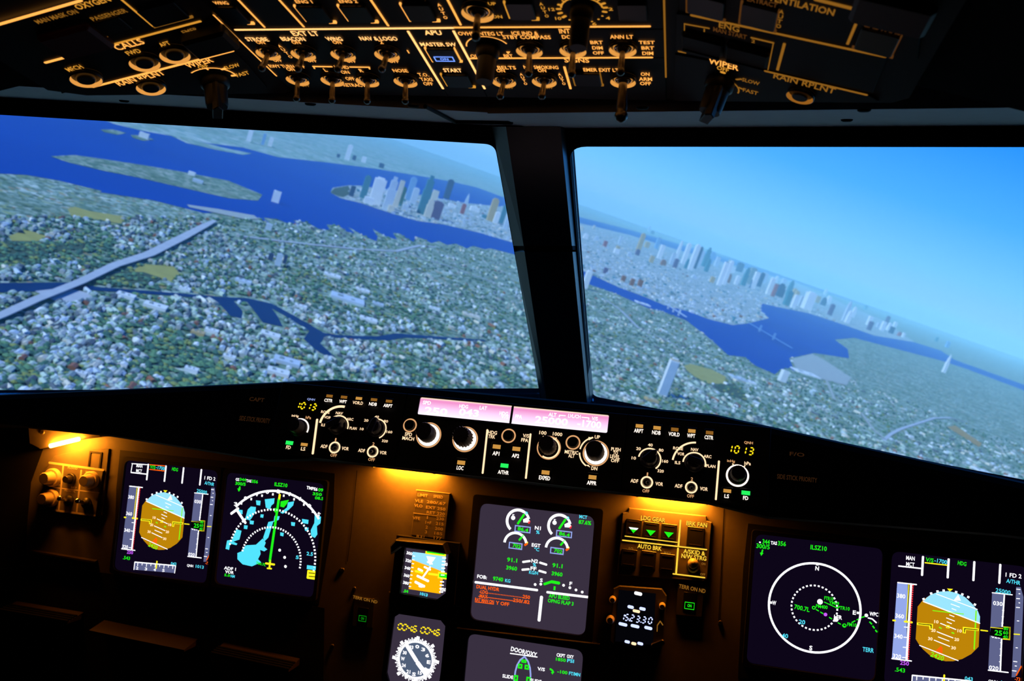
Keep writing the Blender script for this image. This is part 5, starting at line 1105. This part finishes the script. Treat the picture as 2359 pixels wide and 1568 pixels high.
ribbon('road', [(1586, 811), (1610, 822), (1630, 832)], 26, 'road', 3, 'short pale road above the ochre field, right windscreen', 'road')
ribbon('road', [(2035, 1015), (2052, 1000), (2075, 988), (2112, 976), (2152, 963), (2190, 962), (2230, 974)], 22, 'road', 3, 'curving lilac grey road at lower right of the right windscreen', 'road')
ribbon('road', [(1904, 876), (1922, 920), (1985, 952), (2010, 988), (2040, 1013)], 22, 'yard', 3, 'pale winding road left of the curving lilac grey road', 'road')
flat('field', [(155, 482), (172, 477), (205, 487), (284, 499), (280, 517), (240, 509), (165, 499)], 'field', 2.6, None, 'yellow green field near the harbour shore, far left', 'field')
flat('field', [(300, 628), (330, 609), (400, 615), (414, 632), (392, 650), (360, 640), (330, 634)], 'field', 2.6, None, 'yellow green field right of the elevated highway', 'field')
flat('field', [(1572, 845), (1590, 838), (1640, 852), (1672, 868), (1668, 885), (1632, 884), (1600, 868)], 'field', 2.6, None, 'ochre field beside the white slab tower, right windscreen', 'field')
flat('field', [(2182, 984), (2200, 980), (2262, 1022), (2255, 1030)], 'sand', 2.6, None, 'narrow orange brown strip right of the curving road', 'field')
flat('field', [(20, 545), (60, 530), (108, 545), (90, 556), (30, 562)], 'field', 2.6, None, 'dull yellow strip above the dark wood at far left', 'field')
flat('wood', [(-40, 566), (20, 556), (110, 558), (196, 560), (190, 574), (112, 583), (104, 600), (60, 618), (-40, 616)], 'wood', 3, None, 'dark wood at far left edge of the left windscreen', 'wood')
flat('wood', [(208, 655), (240, 637), (280, 627), (330, 628), (372, 642), (350, 655), (270, 661)], 'wood', 3, None, 'dark green wood between the highway and the creek', 'wood')
flat('wood', [(1640, 888), (1690, 884), (1716, 905), (1722, 926), (1690, 914), (1660, 902)], 'wood', 3, None, 'dark wood below the ochre field, right windscreen', 'wood')
# -------- buildings
def tower_geo(w, d, h, mat, style, rng):
    g = Geo()
    if style == 0: g.box((-w / 2, -d / 2, 0), (w / 2, d / 2, h * .94), mat); g.box((-w * .3, -d * .3, h * .94), (w * .3, d * .3, h), mat)
    elif style == 1: g.box((-w / 2, -d / 2, 0), (w / 2, d / 2, h * .62), mat); g.box((-w * .4, -d * .4, h * .62), (w * .4, d * .4, h * .88), mat); g.box((-w * .22, -d * .22, h * .88), (w * .22, d * .22, h), mat)
    elif style == 2: g.box((-w / 2, -d / 2, 0), (w / 2, d / 2, h * .97), mat); g.box((-w * .1, -d * .3, h * .97), (w * .35, d * .2, h), 'b_olive')
    else: g.box((-w / 2, -d / 2, 0), (w / 2, d / 2, h * .55), mat); g.box((-w * .36, -d * .36, h * .55), (w * .36, d * .36, h * .72), mat); g.add([(-w * .3, -d * .3, h * .72), (w * .3, -d * .3, h * .72), (w * .3, d * .3, h * .72), (-w * .3, d * .3, h * .72), (0, 0, h)], [(0, 1, 4), (1, 2, 4), (2, 3, 4), (3, 0, 4)], mat)
    return g
rng = random.Random(3)
BOXES = []
def tower(bx, by, ty, wpx, mat, label, group, style=None, cat='building', dpx=None, yaw=None):
    a, b = gp(bx, by); P0 = gw(a, b); q = CR.transposed() @ (P0 - CC); sc = q.z / FP
    p1 = proj(P0 + UP * 50); h = 50 * (by - ty) / max(.01, by - p1[1])
    w = max(14, wpx * sc * .86); d = max(14, (dpx or wpx * .8) * sc * .8); h = min(max(h, 12), 620)
    st = style if style is not None else rng.choice((0, 0, 1, 2))
    yw = yaw if yaw is not None else .30
    g = tower_geo(w, d, h, mat, st, rng); o = g.build('tower' if h > 40 else 'building'); o.matrix_world = GM @ Matrix.Translation((a, b, 2)) @ Matrix.Rotation(yw, 4, 'Z')
    props(o, label, cat, group); BOXES.append((a, b, max(w, d))); return o
CB2 = (560, 270, .2713); CB5 = (1290, 320, .2296); CB7 = (1310, 600, .2296); CB8 = (1800, 660, .306)
def rows(C, data, group, lab=None):
    for r in data:
        x, y, t_, w, k = r[:5]; l = r[5]; st = r[6] if len(r) > 6 else None
        tower(C[0] + C[2] * x, C[1] + C[2] * y, C[1] + C[2] * t_, w * C[2], 'b_' + k, l, group, st)
DG = 'downtown towers on the island tip'
rows(CB2, (
    (915, 672, 585, 45, 'navy', 'short dark tower beside the small green park, leftmost of the downtown towers'), (1012, 688, 495, 60, 'teal', 'tall dark teal tower just left of the wide white slab'), (1110, 735, 515, 112, 'white', 'wide bright white slab tower, the broadest downtown', 0),
    (1058, 738, 680, 90, 'white', 'low white block at the foot of the wide white slab tower', 0), (1215, 785, 510, 82, 'pale', 'pale blue tower with whitish top right of the wide white slab'), (1290, 760, 535, 46, 'cream', 'slim cream tower between the pale blue and dark green towers'),
    (1322, 742, 590, 58, 'green', 'dark green tower behind the waterfront, downtown middle', 0), (1398, 705, 510, 58, 'blue', 'light blue tower rising in front of the far river, downtown middle'), (1437, 735, 600, 58, 'pale', 'pale lilac shorter tower right of the light blue one'),
    (1508, 820, 500, 84, 'teal', 'tallest teal green tower with thin mast, downtown', 1), (1618, 700, 620, 58, 'cream', 'cream tower peeking behind the dark purple block'), (1560, 848, 690, 66, 'cream', 'low cream tower left of the dark purple block'),
    (1622, 858, 715, 96, 'purple', 'dark purple block at the waterfront, right of the teal tower', 0), (1722, 690, 530, 58, 'navy', 'tall dark navy tower, last of the dense downtown cluster', 0), (1856, 820, 735, 38, 'red', 'small brownish red tower right of the downtown cluster'),
    (1884, 760, 645, 30, 'pale', 'pointed pale spire tower right of the downtown cluster', 3), (2090, 880, 690, 62, 'tan', 'tan tower near the centre post, left windscreen', 0), (2138, 900, 805, 48, 'white', 'short white tower right of the tan tower'),
    (2184, 900, 745, 44, 'teal', 'slim teal tower near the centre post'), (2222, 950, 795, 44, 'pale', 'pale tower touching the centre post, left windscreen'), (1960, 800, 760, 90, 'white', 'low white block row between spire and tan tower', 0), (1770, 765, 735, 70, 'white', 'low white block right of the navy tower', 0), (2050, 860, 830, 60, 'teal', 'low teal block left of the tan tower', 0),
    (1370, 790, 745, 60, 'pale', 'low pale block below the dark green tower', 0), (1250, 800, 750, 60, 'cream', 'low cream waterfront block below the slim cream tower', 0)), DG)
o = Geo(); a, b = gp(CB2[0] + CB2[2] * 1520, CB2[1] + CB2[2] * 815)
rows(CB2, ((45, 205, 105, 44, 'white', 'white tower on the far shore at top edge, leftmost of three'), (163, 235, 140, 28, 'blue', 'slim blue tower on the far shore, middle of three'), (225, 248, 172, 40, 'white', 'shorter white tower on the far shore, rightmost of three'),
    (880, 362, 235, 46, 'white', 'bright white tower across the river, above the downtown island'), (805, 342, 312, 30, 'navy', 'small dark block left of the bright white far tower'), (938, 365, 325, 34, 'navy', 'small dark block right of the bright white far tower'), (1020, 382, 335, 42, 'white', 'small whitish tower pair right of the bright white far tower'), (1170, 430, 392, 48, 'navy', 'square dark navy block on the far river bank')), 'towers on the far shore')
rows(CB2, ((228, 1212, 1158, 48, 'navy', 'dark square building amid the low roofs, left of a pale one', 0), (290, 1262, 1160, 58, 'pale', 'pale grey blue building amid the low roofs, between two dark ones', 0), (347, 1242, 1172, 34, 'navy', 'slim dark building amid the low roofs, right of the pale one', 0), (210, 960, 905, 60, 'pale', 'small pale waterfront block on the near shore, left windscreen', 0)), 'mid rise buildings on the near shore')
tower(633, 466, 440, 20, 'b_white', 'lone white block standing in the harbour right of the long island', 'harbour blocks', 2)
tower(441, 404, 396, 18, 'b_white', 'small white building on the long green island', 'harbour blocks', 0); tower(455, 421, 414, 26, 'b_pale', 'low pale building in the middle of the long green island', 'harbour blocks', 0); tower(331, 318, 306, 24, 'b_white', 'white block on the tiny island near the far shore', 'harbour blocks', 2)
MG = 'midtown towers on the hazy island'
NAMES = dict(cream='cream', red='reddish', pale='pale blue grey', tan='tan', purple='purplish', navy='dark navy', white='white', brown='brown', teal='dark teal', olive='grey olive', blue='blue')
M5 = ((205, 920, 872, 40, 'cream'), (335, 902, 866, 25, 'cream'), (445, 1080, 1022, 40, 'red'), (590, 1060, 972, 34, 'pale'), (575, 1110, 1072, 40, 'tan'), (778, 1130, 948, 48, 'tan'), (770, 1165, 1108, 45, 'purple'), (865, 1090, 1032, 50, 'tan'), (960, 1100, 988, 40, 'blue'), (885, 930, 872, 30, 'pale'), (925, 955, 922, 32, 'navy'), (990, 1200, 1062, 48, 'white'), (910, 1240, 1172, 45, 'tan'), (1030, 1265, 1212, 58, 'brown'), (1108, 1260, 1142, 40, 'pale'), (1145, 1295, 1202, 44, 'purple'), (1163, 1200, 1022, 34, 'white'), (1230, 1250, 1047, 48, 'white'), (1256, 1300, 1202, 34, 'teal'), (1300, 1310, 1052, 56, 'white'), (1346, 1300, 1082, 34, 'navy'), (1382, 1280, 1122, 40, 'pale'), (1440, 1280, 1092, 56, 'teal'), (1460, 1330, 1202, 44, 'teal'), (1500, 1250, 1132, 48, 'blue'), (1518, 1440, 1382, 46, 'tan'), (1560, 1280, 1182, 44, 'pale'), (1590, 1470, 1232, 50, 'white'), (1640, 1460, 1222, 44, 'white'), (1680, 1440, 1352, 42, 'brown'), (1712, 1250, 1217, 56, 'tan'), (1722, 1340, 1282, 48, 'white'), (1790, 1330, 1242, 66, 'navy'), (1760, 1460, 1372, 40, 'white'), (1830, 1470, 1292, 50, 'teal'), (1888, 1450, 1292, 70, 'olive'), (1925, 1500, 1332, 54, 'white'), (1990, 1480, 1342, 44, 'navy'), (2032, 1440, 1342, 56, 'pale'), (2080, 1560, 1392, 48, 'white'), (2190, 1580, 1452, 84, 'navy'), (2130, 1580, 1452, 38, 'red'), (2282, 1570, 1422, 50, 'teal'), (2330, 1590, 1500, 40, 'tan'), (448, 1350, 1292, 44, 'purple'), (626, 1430, 1372, 44, 'brown'), (712, 1470, 1402, 44, 'brown'), (790, 1490, 1412, 50, 'brown'), (250, 1000, 950, 50, 'white'), (360, 1020, 975, 45, 'pale'), (560, 1150, 1100, 60, 'white'), (690, 1180, 1135, 50, 'pale'), (1340, 1400, 1365, 60, 'pale'), (2230, 1470, 1400, 45, 'pale'), (2160, 1440, 1372, 36, 'white'))
M8 = ((30, 140, 32, 48, 'teal'), (82, 160, 62, 38, 'white'), (102, 95, 32, 34, 'tan'), (182, 170, 42, 78, 'white'), (132, 150, 70, 34, 'pale'), (310, 140, 82, 38, 'navy'), (325, 62, 14, 24, 'white'), (346, 130, 72, 34, 'white'), (360, 215, 132, 34, 'purple'), (465, 260, 112, 34, 'pale'), (490, 272, 182, 38, 'white'), (530, 230, 152, 30, 'white'), (262, 120, 70, 40, 'tan'), (650, 290, 222, 34, 'white'), (656, 327, 262, 34, 'purple'), (720, 310, 272, 24, 'pale'), (752, 330, 262, 34, 'white'), (778, 302, 222, 28, 'purple'), (800, 330, 272, 34, 'white'), (822, 352, 302, 34, 'navy'), (846, 310, 267, 28, 'white'), (886, 372, 342, 34, 'red'), (912, 382, 347, 24, 'white'), (630, 170, 140, 26, 'teal'))
allm = sorted([(CB5[0] + CB5[2] * x, CB5[1] + CB5[2] * y, CB5[1] + CB5[2] * t_, w * CB5[2], k) for x, y, t_, w, k in M5] + [(CB8[0] + CB8[2] * x, CB8[1] + CB8[2] * y, CB8[1] + CB8[2] * t_, w * CB8[2], k) for x, y, t_, w, k in M8])
cnt = {}; tot = {}
for r in allm: tot[r[4]] = tot.get(r[4], 0) + 1
ORD = 'first second third fourth fifth sixth seventh eighth ninth tenth eleventh twelfth thirteenth fourteenth fifteenth sixteenth seventeenth eighteenth nineteenth twentieth twenty-first twenty-second twenty-third twenty-fourth'.split()
for x, y, t_, w, k in allm:
    i = cnt.get(k, 0); cnt[k] = i + 1; tall = 'slim' if (y - t_) > w * 2.6 else ('tall' if y - t_ > w * 1.7 else 'squat')
    n_ = ORD[i] + ' ' + NAMES[k] + ' one' if i else 'leftmost ' + NAMES[k] + ' one'
    tower(x, y, t_, w, 'b_' + k, '%s midtown tower right of the centre post, %s from the left' % (tall, n_) if i else '%s midtown tower right of the centre post, the %s' % (tall, n_), MG)
tower(1345, 664, 624, 15, 'b_white', 'bright white tower end touching the centre post, right windscreen', 'towers along the right river', 0)
tower(1800, 879, 853, 19, 'b_white', 'white square block at the near river bank, right windscreen', 'towers along the right river', 2)
tower(2173, 858, 815, 9, 'b_white', 'lone tall white spire tower far right on the river bank', 'towers along the right river', 3); tower(2180, 800, 786, 9, 'b_blue', 'small bluish tower behind the lone white spire', 'towers along the right river', 0); tower(2156, 786, 776, 6, 'b_teal', 'tiny teal tower left of the lone white spire', 'towers along the right river', 0)
o = tower(1524, 910, 826, 26, 'b_white', 'large white slab apartment tower with dark window stripes, right windscreen', 'slab tower', 0, 'building', 14)
sl = o; bb = [V(v.co) for v in o.data.vertices]; wx = max(v.x for v in bb); dy = max(v.y for v in bb); hh = max(v.z for v in bb)
for i in range(5):
    g = Geo(); x = -wx + wx * 2 * (i + .5) / 5; g.box((x - wx * .07, -dy - 1.0, 4), (x + wx * .07, -dy + .5, hh * .9), 'b_blue'); g.build('window_stripe', sl)
g = Geo(); g.box((-wx * .9, -dy * .9, hh * .94), (wx * .9, dy * .9, hh * .96), 'b_tan'); g.build('roof', sl)
# bridge across the right river
a1, a2 = V(gp(1721, 748)), V(gp(1822, 808)); d = (a2 - a1); L_ = d.length; ang = math.atan2(d.y, d.x); rt = bpy.data.objects.new('bridge', None); COL.objects.link(rt); rt.matrix_world = GM @ Matrix.Translation((a1.x, a1.y, 0)) @ Matrix.Rotation(ang, 4, 'Z'); props(rt, 'long thin bluish bridge over the widest water, right windscreen', 'bridge')
g = Geo(); g.box((0, -7, 30), (L_, 7, 34), 'b_blue'); g.build('deck', rt)
for f in (.3, .62):
    g = Geo(); g.box((L_ * f - 5, -9, 0), (L_ * f + 5, -5, 78), 'b_blue'); g.box((L_ * f - 5, 5, 0), (L_ * f + 5, 9, 78), 'b_blue'); g.box((L_ * f - 5, -5, 70), (L_ * f + 5, 5, 76), 'b_blue'); g.build('bridge_tower', rt)
a1, a2 = V(gp(1529, 705)), V(gp(1578, 737)); d = (a2 - a1); L_ = d.length; rt = bpy.data.objects.new('bridge', None); COL.objects.link(rt); rt.matrix_world = GM @ Matrix.Translation((a1.x, a1.y, 0)) @ Matrix.Rotation(math.atan2(d.y, d.x), 4, 'Z'); props(rt, 'short pale bridge with piers over the narrow river, right windscreen', 'bridge')
g = Geo(); g.box((0, -9, 30), (L_, 9, 35), 'b_pale'); g.build('deck', rt)
for f in (.2, .45, .7): g = Geo(); g.box((L_ * f - 5, -8, 0), (L_ * f + 5, 8, 60 if f != .45 else 30), 'b_pale'); g.build('pier', rt)
# large single roofs among the houses
ROOFS = ((358, 708, 50, 26, 'white', 'bright white flat roof just below the creek, left windscreen'), (290, 684, 40, 20, 'white', 'long white roof strip just below the creek bend'), (425, 668, 26, 14, 'white', 'white roofed block just above the creek'), (560, 650, 36, 16, 'pale', 'pale roofed shed above the two dark basins'), (765, 636, 38, 22, 'white', 'white roof amid green yards, middle of left windscreen'), (800, 690, 78, 22, 'pale', 'wide pale depot roof above the creek, left windscreen'), (835, 670, 32, 14, 'white', 'white roof behind the wide pale depot'), (870, 702, 26, 14, 'pale', 'pale roof right of the wide depot'),
    (848, 738, 40, 20, 'white', 'white warehouse roof above the straight creek'), (622, 774, 44, 20, 'white', 'white roof left of the forked creek'), (692, 708, 28, 16, 'white', 'white roof right of the right basin'), (660, 835, 60, 30, 'pale', 'pinkish pale large roof near the glareshield edge'), (640, 860, 50, 22, 'white', 'white roof below the pinkish pale roof'), (527, 826, 28, 18, 'white', 'small white roof at lower middle of left windscreen'), (487, 765, 30, 14, 'white', 'small white roof below the left basin'), (455, 770, 30, 14, 'tan', 'orange brown roof left of the small white roof'), (185, 865, 26, 14, 'white', 'white roof at lower left above the glareshield'), (440, 855, 30, 12, 'white', 'small pale roof by the glareshield, lower left'), (1085, 728, 40, 18, 'cream', 'sandy pink roof right of the straight creek'), (1000, 712, 24, 12, 'white', 'small white roof between creek end and centre post'), (1240, 815, 18, 24, 'red', 'dull red block at the edge of the centre post'),
    (1700, 872, 40, 18, 'pale', 'pale roof row above the ochre field'), (1725, 880, 30, 12, 'white', 'white roof right of the ochre field'), (1500, 923, 30, 14, 'tan', 'brownish roof at the foot of the white slab tower'), (1480, 700, 34, 10, 'white', 'long white shed on the near river bank, right windscreen'), (2260, 1085, 40, 18, 'white', 'large white roof at lower right above the glareshield'), (2335, 1105, 36, 22, 'white', 'white roof at the right edge above the glareshield'), (1855, 860, 60, 18, 'white', 'white waterfront depot by the blunt bay, right windscreen'), (2095, 1005, 16, 10, 'white', 'small white roof right of the curving road'))
for x, y, w, h, k, l in ROOFS:
    a, b = gp(x, y); q = CR.transposed() @ (gw(a, b) - CC); s_ = q.z / FP; W2 = w * s_ / 2; c0 = gp(x, y - h / 2); c1 = gp(x, y + h / 2); D2 = min(abs(c0[1] - c1[1]) / 2 * .8, W2 * .7); H_ = 10
    g = Geo(); g.box((-W2, -D2, 0), (W2, D2, H_), 'b_' + k); g.box((-W2 * .6, -D2 * .3, H_), (-W2 * .3, D2 * .3, H_ + 3), 'b_olive'); g.box((W2 * .2, -D2 * .5, H_), (W2 * .4, -D2 * .2, H_ + 2.5), 'b_olive')
    o = g.build('warehouse'); o.matrix_world = GM @ Matrix.Translation((a, b, 0)) @ Matrix.Rotation(.25, 4, 'Z'); props(o, l, 'building', 'large single roofs'); BOXES.append((a, b, max(W2, D2) * 2))
# -------- countless small houses and trees
def inside(p, poly):
    x, y = p; r = False; j = len(poly) - 1
    for i in range(len(poly)):
        xi, yi = poly[i]; xj, yj = poly[j]
        if (yi > y) != (yj > y) and x < (xj - xi) * (y - yi) / (yj - yi) + xi: r = not r
        j = i
    return r
WOODS = [[gp(*p) for p in q] for q in WOODPX]; CLEAR = [[gp(*p) for p in q] for q in CLEARPX]
WAT = [[gp(*p) for p in FAR + MANW + MANE + NEAR]]
SKIPS = [([V(gp(*p)) for p in q], w_) for q, w_ in ((ck[:4], 52), (ck[3:9], 36), (ck[8:], 40), ([(734, 765), (718, 786), (742, 808), (762, 822)], 44), ([(512, 688), (535, 712), (543, 731)], 46), ([(590, 694), (612, 722), (628, 748)], 56))]
HWY = [V(gp(*p)) for p in ((-60, 760), (0, 737), (79, 700), (184, 657), (263, 618), (342, 592), (420, 552), (494, 513))]
def dseg(p, a, b): ab = b - a; t = max(0, min(1, (p - a).dot(ab) / ab.length_squared)); return (p - a - ab * t).length
SKIPS += [(q, 24) for q in ROADS]
nr = np.random.RandomState(5)
HC = ['b_white', 'b_pale', 'b_cream', 'b_olive', 'b_brown', 'roof_grey', 'roof_slate', 'roof_mint']
pm('roof_grey', tuple(v * .7 for v in (.42, .46, .48)), .9); pm('roof_slate', tuple(v * .7 for v in (.09, .12, .16)), .9); pm('roof_mint', tuple(v * .7 for v in (.46, .58, .54)), .9)
TC = ['tree_a', 'tree_b', 'tree_c']
pm('tree_a', tuple(v * .7 for v in (.035, .12, .095)), .95); pm('tree_b', tuple(v * .7 for v in (.10, .23, .12)), .95); pm('tree_c', tuple(v * .7 for v in (.22, .27, .08)), .95)
HV, HF, HM, TV, TF, TM = [], [], [], [], [], []
OCT = [(1, 0, .55), (.5, .87, .5), (-.5, .87, .6), (-1, 0, .5), (-.5, -.87, .55), (.5, -.87, .5)]
n_h = 0
for k in range(42000):
    px, py = nr.uniform(-60, 2420), nr.uniform(480, 1260)
    if py < 440 + .25 * max(0, px - 1200) + 60: continue
    if py > 1060 + max(0, (px - 1300)) * .2: continue
    a, b = gp(px, py); dist = math.hypot(a, b)
    if dist > 8500: continue
    p = V((a, b))
    if inside((a, b), WAT[0]): continue
    if any(abs(a - q[0]) < q[2] * .6 + 12 and abs(b - q[1]) < q[2] * .6 + 12 for q in BOXES): continue
    if any(min(dseg(p, q[i], q[i + 1]) for i in range(len(q) - 1)) < w_ for q, w_ in SKIPS): continue
    if min(dseg(p, HWY[i], HWY[i + 1]) for i in range(len(HWY) - 1)) < 30: continue
    if any(inside((a, b), q) for q in CLEAR): continue
    wood = any(inside((a, b), q) for q in WOODS)
    zone = math.sin(a * .0041 + 1.3) * math.sin(b * .0037) + .6 * math.sin(a * .011 + b * .009)
    if not wood and nr.rand() < .38 + .28 * zone:
        w, d, h = nr.uniform(9, 19), nr.uniform(9, 30) * (1.7 if nr.rand() < .18 else 1), nr.uniform(5, 11); yw = .25 + (nr.randint(4) == 0) * .6; ca, sa = math.cos(yw), math.sin(yw); i0 = len(HV)
        for z, xs in ((0, (1, 1)), (h, (1, 1))):
            for ex, ey in ((-1, -1), (1, -1), (1, 1), (-1, 1)): u, v = ex * w / 2, ey * d / 2; HV.append((a + u * ca - v * sa, b + u * sa + v * ca, z))
        c_ = nr.choice(8, p=(.06, .09, .07, .19, .04, .20, .12, .23)); 
        for ey in (-1, 1): u, v = 0, ey * d / 2; HV.append((a - v * sa, b + v * ca, h + 3))
        for f in ((0, 1, 5, 4), (1, 2, 6, 5), (2, 3, 7, 6), (3, 0, 4, 7), (4, 5, 8), (6, 7, 9), (5, 6, 9, 8), (7, 4, 8, 9)): HF.append(tuple(i0 + q for q in f)); HM.append(c_)
    else:
        r, h = nr.uniform(5, 13), nr.uniform(6, 14); i0 = len(TV); TV += [(a + x * r, b + y * r, z * h) for x, y, z in OCT] + [(a + x * r * .6, b + y * r * .6, .0) for x, y, z in OCT] + [(a, b, h)]
        c_ = nr.choice(3, p=(.5, .34, .16))
        for i in range(6): j = (i + 1) % 6; TF += [(i0 + i, i0 + j, i0 + 12), (i0 + 6 + i, i0 + 6 + j, i0 + j, i0 + i)]; TM += [c_, c_]
props(link_g('houses', HV, HF, HC, HM), 'countless small houses packed between the trees below both windscreens', 'houses', None, 'stuff')
props(link_g('trees', TV, TF, TC, TM), 'countless small street and garden trees between the houses', 'trees', None, 'stuff')
# low blocks of the city island, too many and small to count
BV, BF, BM = [], [], []
CORE = [gp(*p) for p in MANW[1:] + MANE[:17] + [(1755, 699), (1800, 709), (1861, 721), (1947, 749)]]
for k in range(9000):
    px, py = nr.uniform(800, 2000), nr.uniform(430, 750); a, b = gp(px, py)
    if not inside((a, b), CORE): continue
    if any(abs(a - q[0]) < q[2] * .7 + 22 and abs(b - q[1]) < q[2] * .7 + 22 for q in BOXES): continue
    w, d, h = nr.uniform(14, 40), nr.uniform(14, 40), nr.uniform(8, 26); i0 = len(BV); ca, sa = math.cos(.3), math.sin(.3)
    for z in (0, h):
        for ex, ey in ((-1, -1), (1, -1), (1, 1), (-1, 1)): u, v = ex * w / 2, ey * d / 2; BV.append((a + u * ca - v * sa, b + u * sa + v * ca, z))
    c_ = nr.choice(6, p=(.16, .40, .12, .2, .03, .09))
    for f in ((4, 5, 6, 7), (0, 1, 5, 4), (1, 2, 6, 5), (2, 3, 7, 6), (3, 0, 4, 7)): BF.append(tuple(i0 + q for q in f)); BM.append(c_)
props(link_g('low_blocks', BV, BF, ['b_white', 'b_pale', 'b_cream', 'b_olive', 'b_brown', 'b_teal'], BM), 'countless low pale blocks covering the densely built island', 'buildings', None, 'stuff')
# -------- thin sea haze over the whole landscape
hm = bpy.data.materials.new('haze'); hm.use_nodes = True; nt = hm.node_tree; nt.nodes.clear(); o_ = nt.nodes.new('ShaderNodeOutputMaterial'); vs_ = nt.nodes.new('ShaderNodeVolumePrincipled')
vs_.inputs['Color'].default_value = (.40, .84, 1, 1); vs_.inputs['Density'].default_value = 1.7e-5; vs_.inputs['Anisotropy'].default_value = -.4; nt.links.new(vs_.outputs[0], o_.inputs['Volume']); MATS['haze'] = hm
g = Geo(); g.box((-60000, 900, -5), (60000, 70000, 1400), 'haze'); o = g.build('haze'); o.matrix_world = GM.copy(); props(o, 'thin blue haze lying over the distant city and rivers', 'haze', None, 'stuff')
# -------- sky and sun
wd = bpy.data.worlds.new('sky'); S.world = wd; wd.use_nodes = True; nt = wd.node_tree; bg = nt.nodes['Background']
tc = nt.nodes.new('ShaderNodeTexCoord'); dt = nt.nodes.new('ShaderNodeVectorMath'); dt.operation = 'DOT_PRODUCT'; dt.inputs[1].default_value = UP
rp = nt.nodes.new('ShaderNodeValToRGB'); nt.links.new(tc.outputs['Generated'], dt.inputs[0]); nt.links.new(dt.outputs['Value'], rp.inputs[0]); nt.links.new(rp.outputs[0], bg.inputs[0])
cr = rp.color_ramp
for i, (p, k) in enumerate(((0, c(128, 184, 240)), (.012, c(134, 192, 252)), (.05, c(112, 190, 255)), (.11, c(70, 165, 255)), (.2, c(20, 132, 255)), (.35, c(30, 120, 240)), (1, c(25, 90, 190)))):
    el = cr.elements[i] if i < 2 else cr.elements.new(p)
    el.position = p; el.color = (*k, 1)
bg.inputs[1].default_value = 1.2
sun = bpy.data.lights.new('sun', 'SUN'); so = bpy.data.objects.new('sun', sun); COL.objects.link(so); sun.energy = 5.4; sun.angle = .01; sun.color = (.72, .94, 1)
sd = (-GF * .62 - GR * .62 + UP * .75).normalized(); so.rotation_euler = sd.to_track_quat('Z', 'Y').to_euler(); so.location = CC + sd * 30
S.view_settings.view_transform = 'Standard'; S.view_settings.look = 'None'; S.view_settings.gamma = 1; S.view_settings.exposure = 0; S.view_settings.use_curve_mapping = False
S.cycles.use_denoising = True; S.cycles.max_bounces = 6; S.cycles.transparent_max_bounces = 8; S.cycles.sample_clamp_indirect = 4
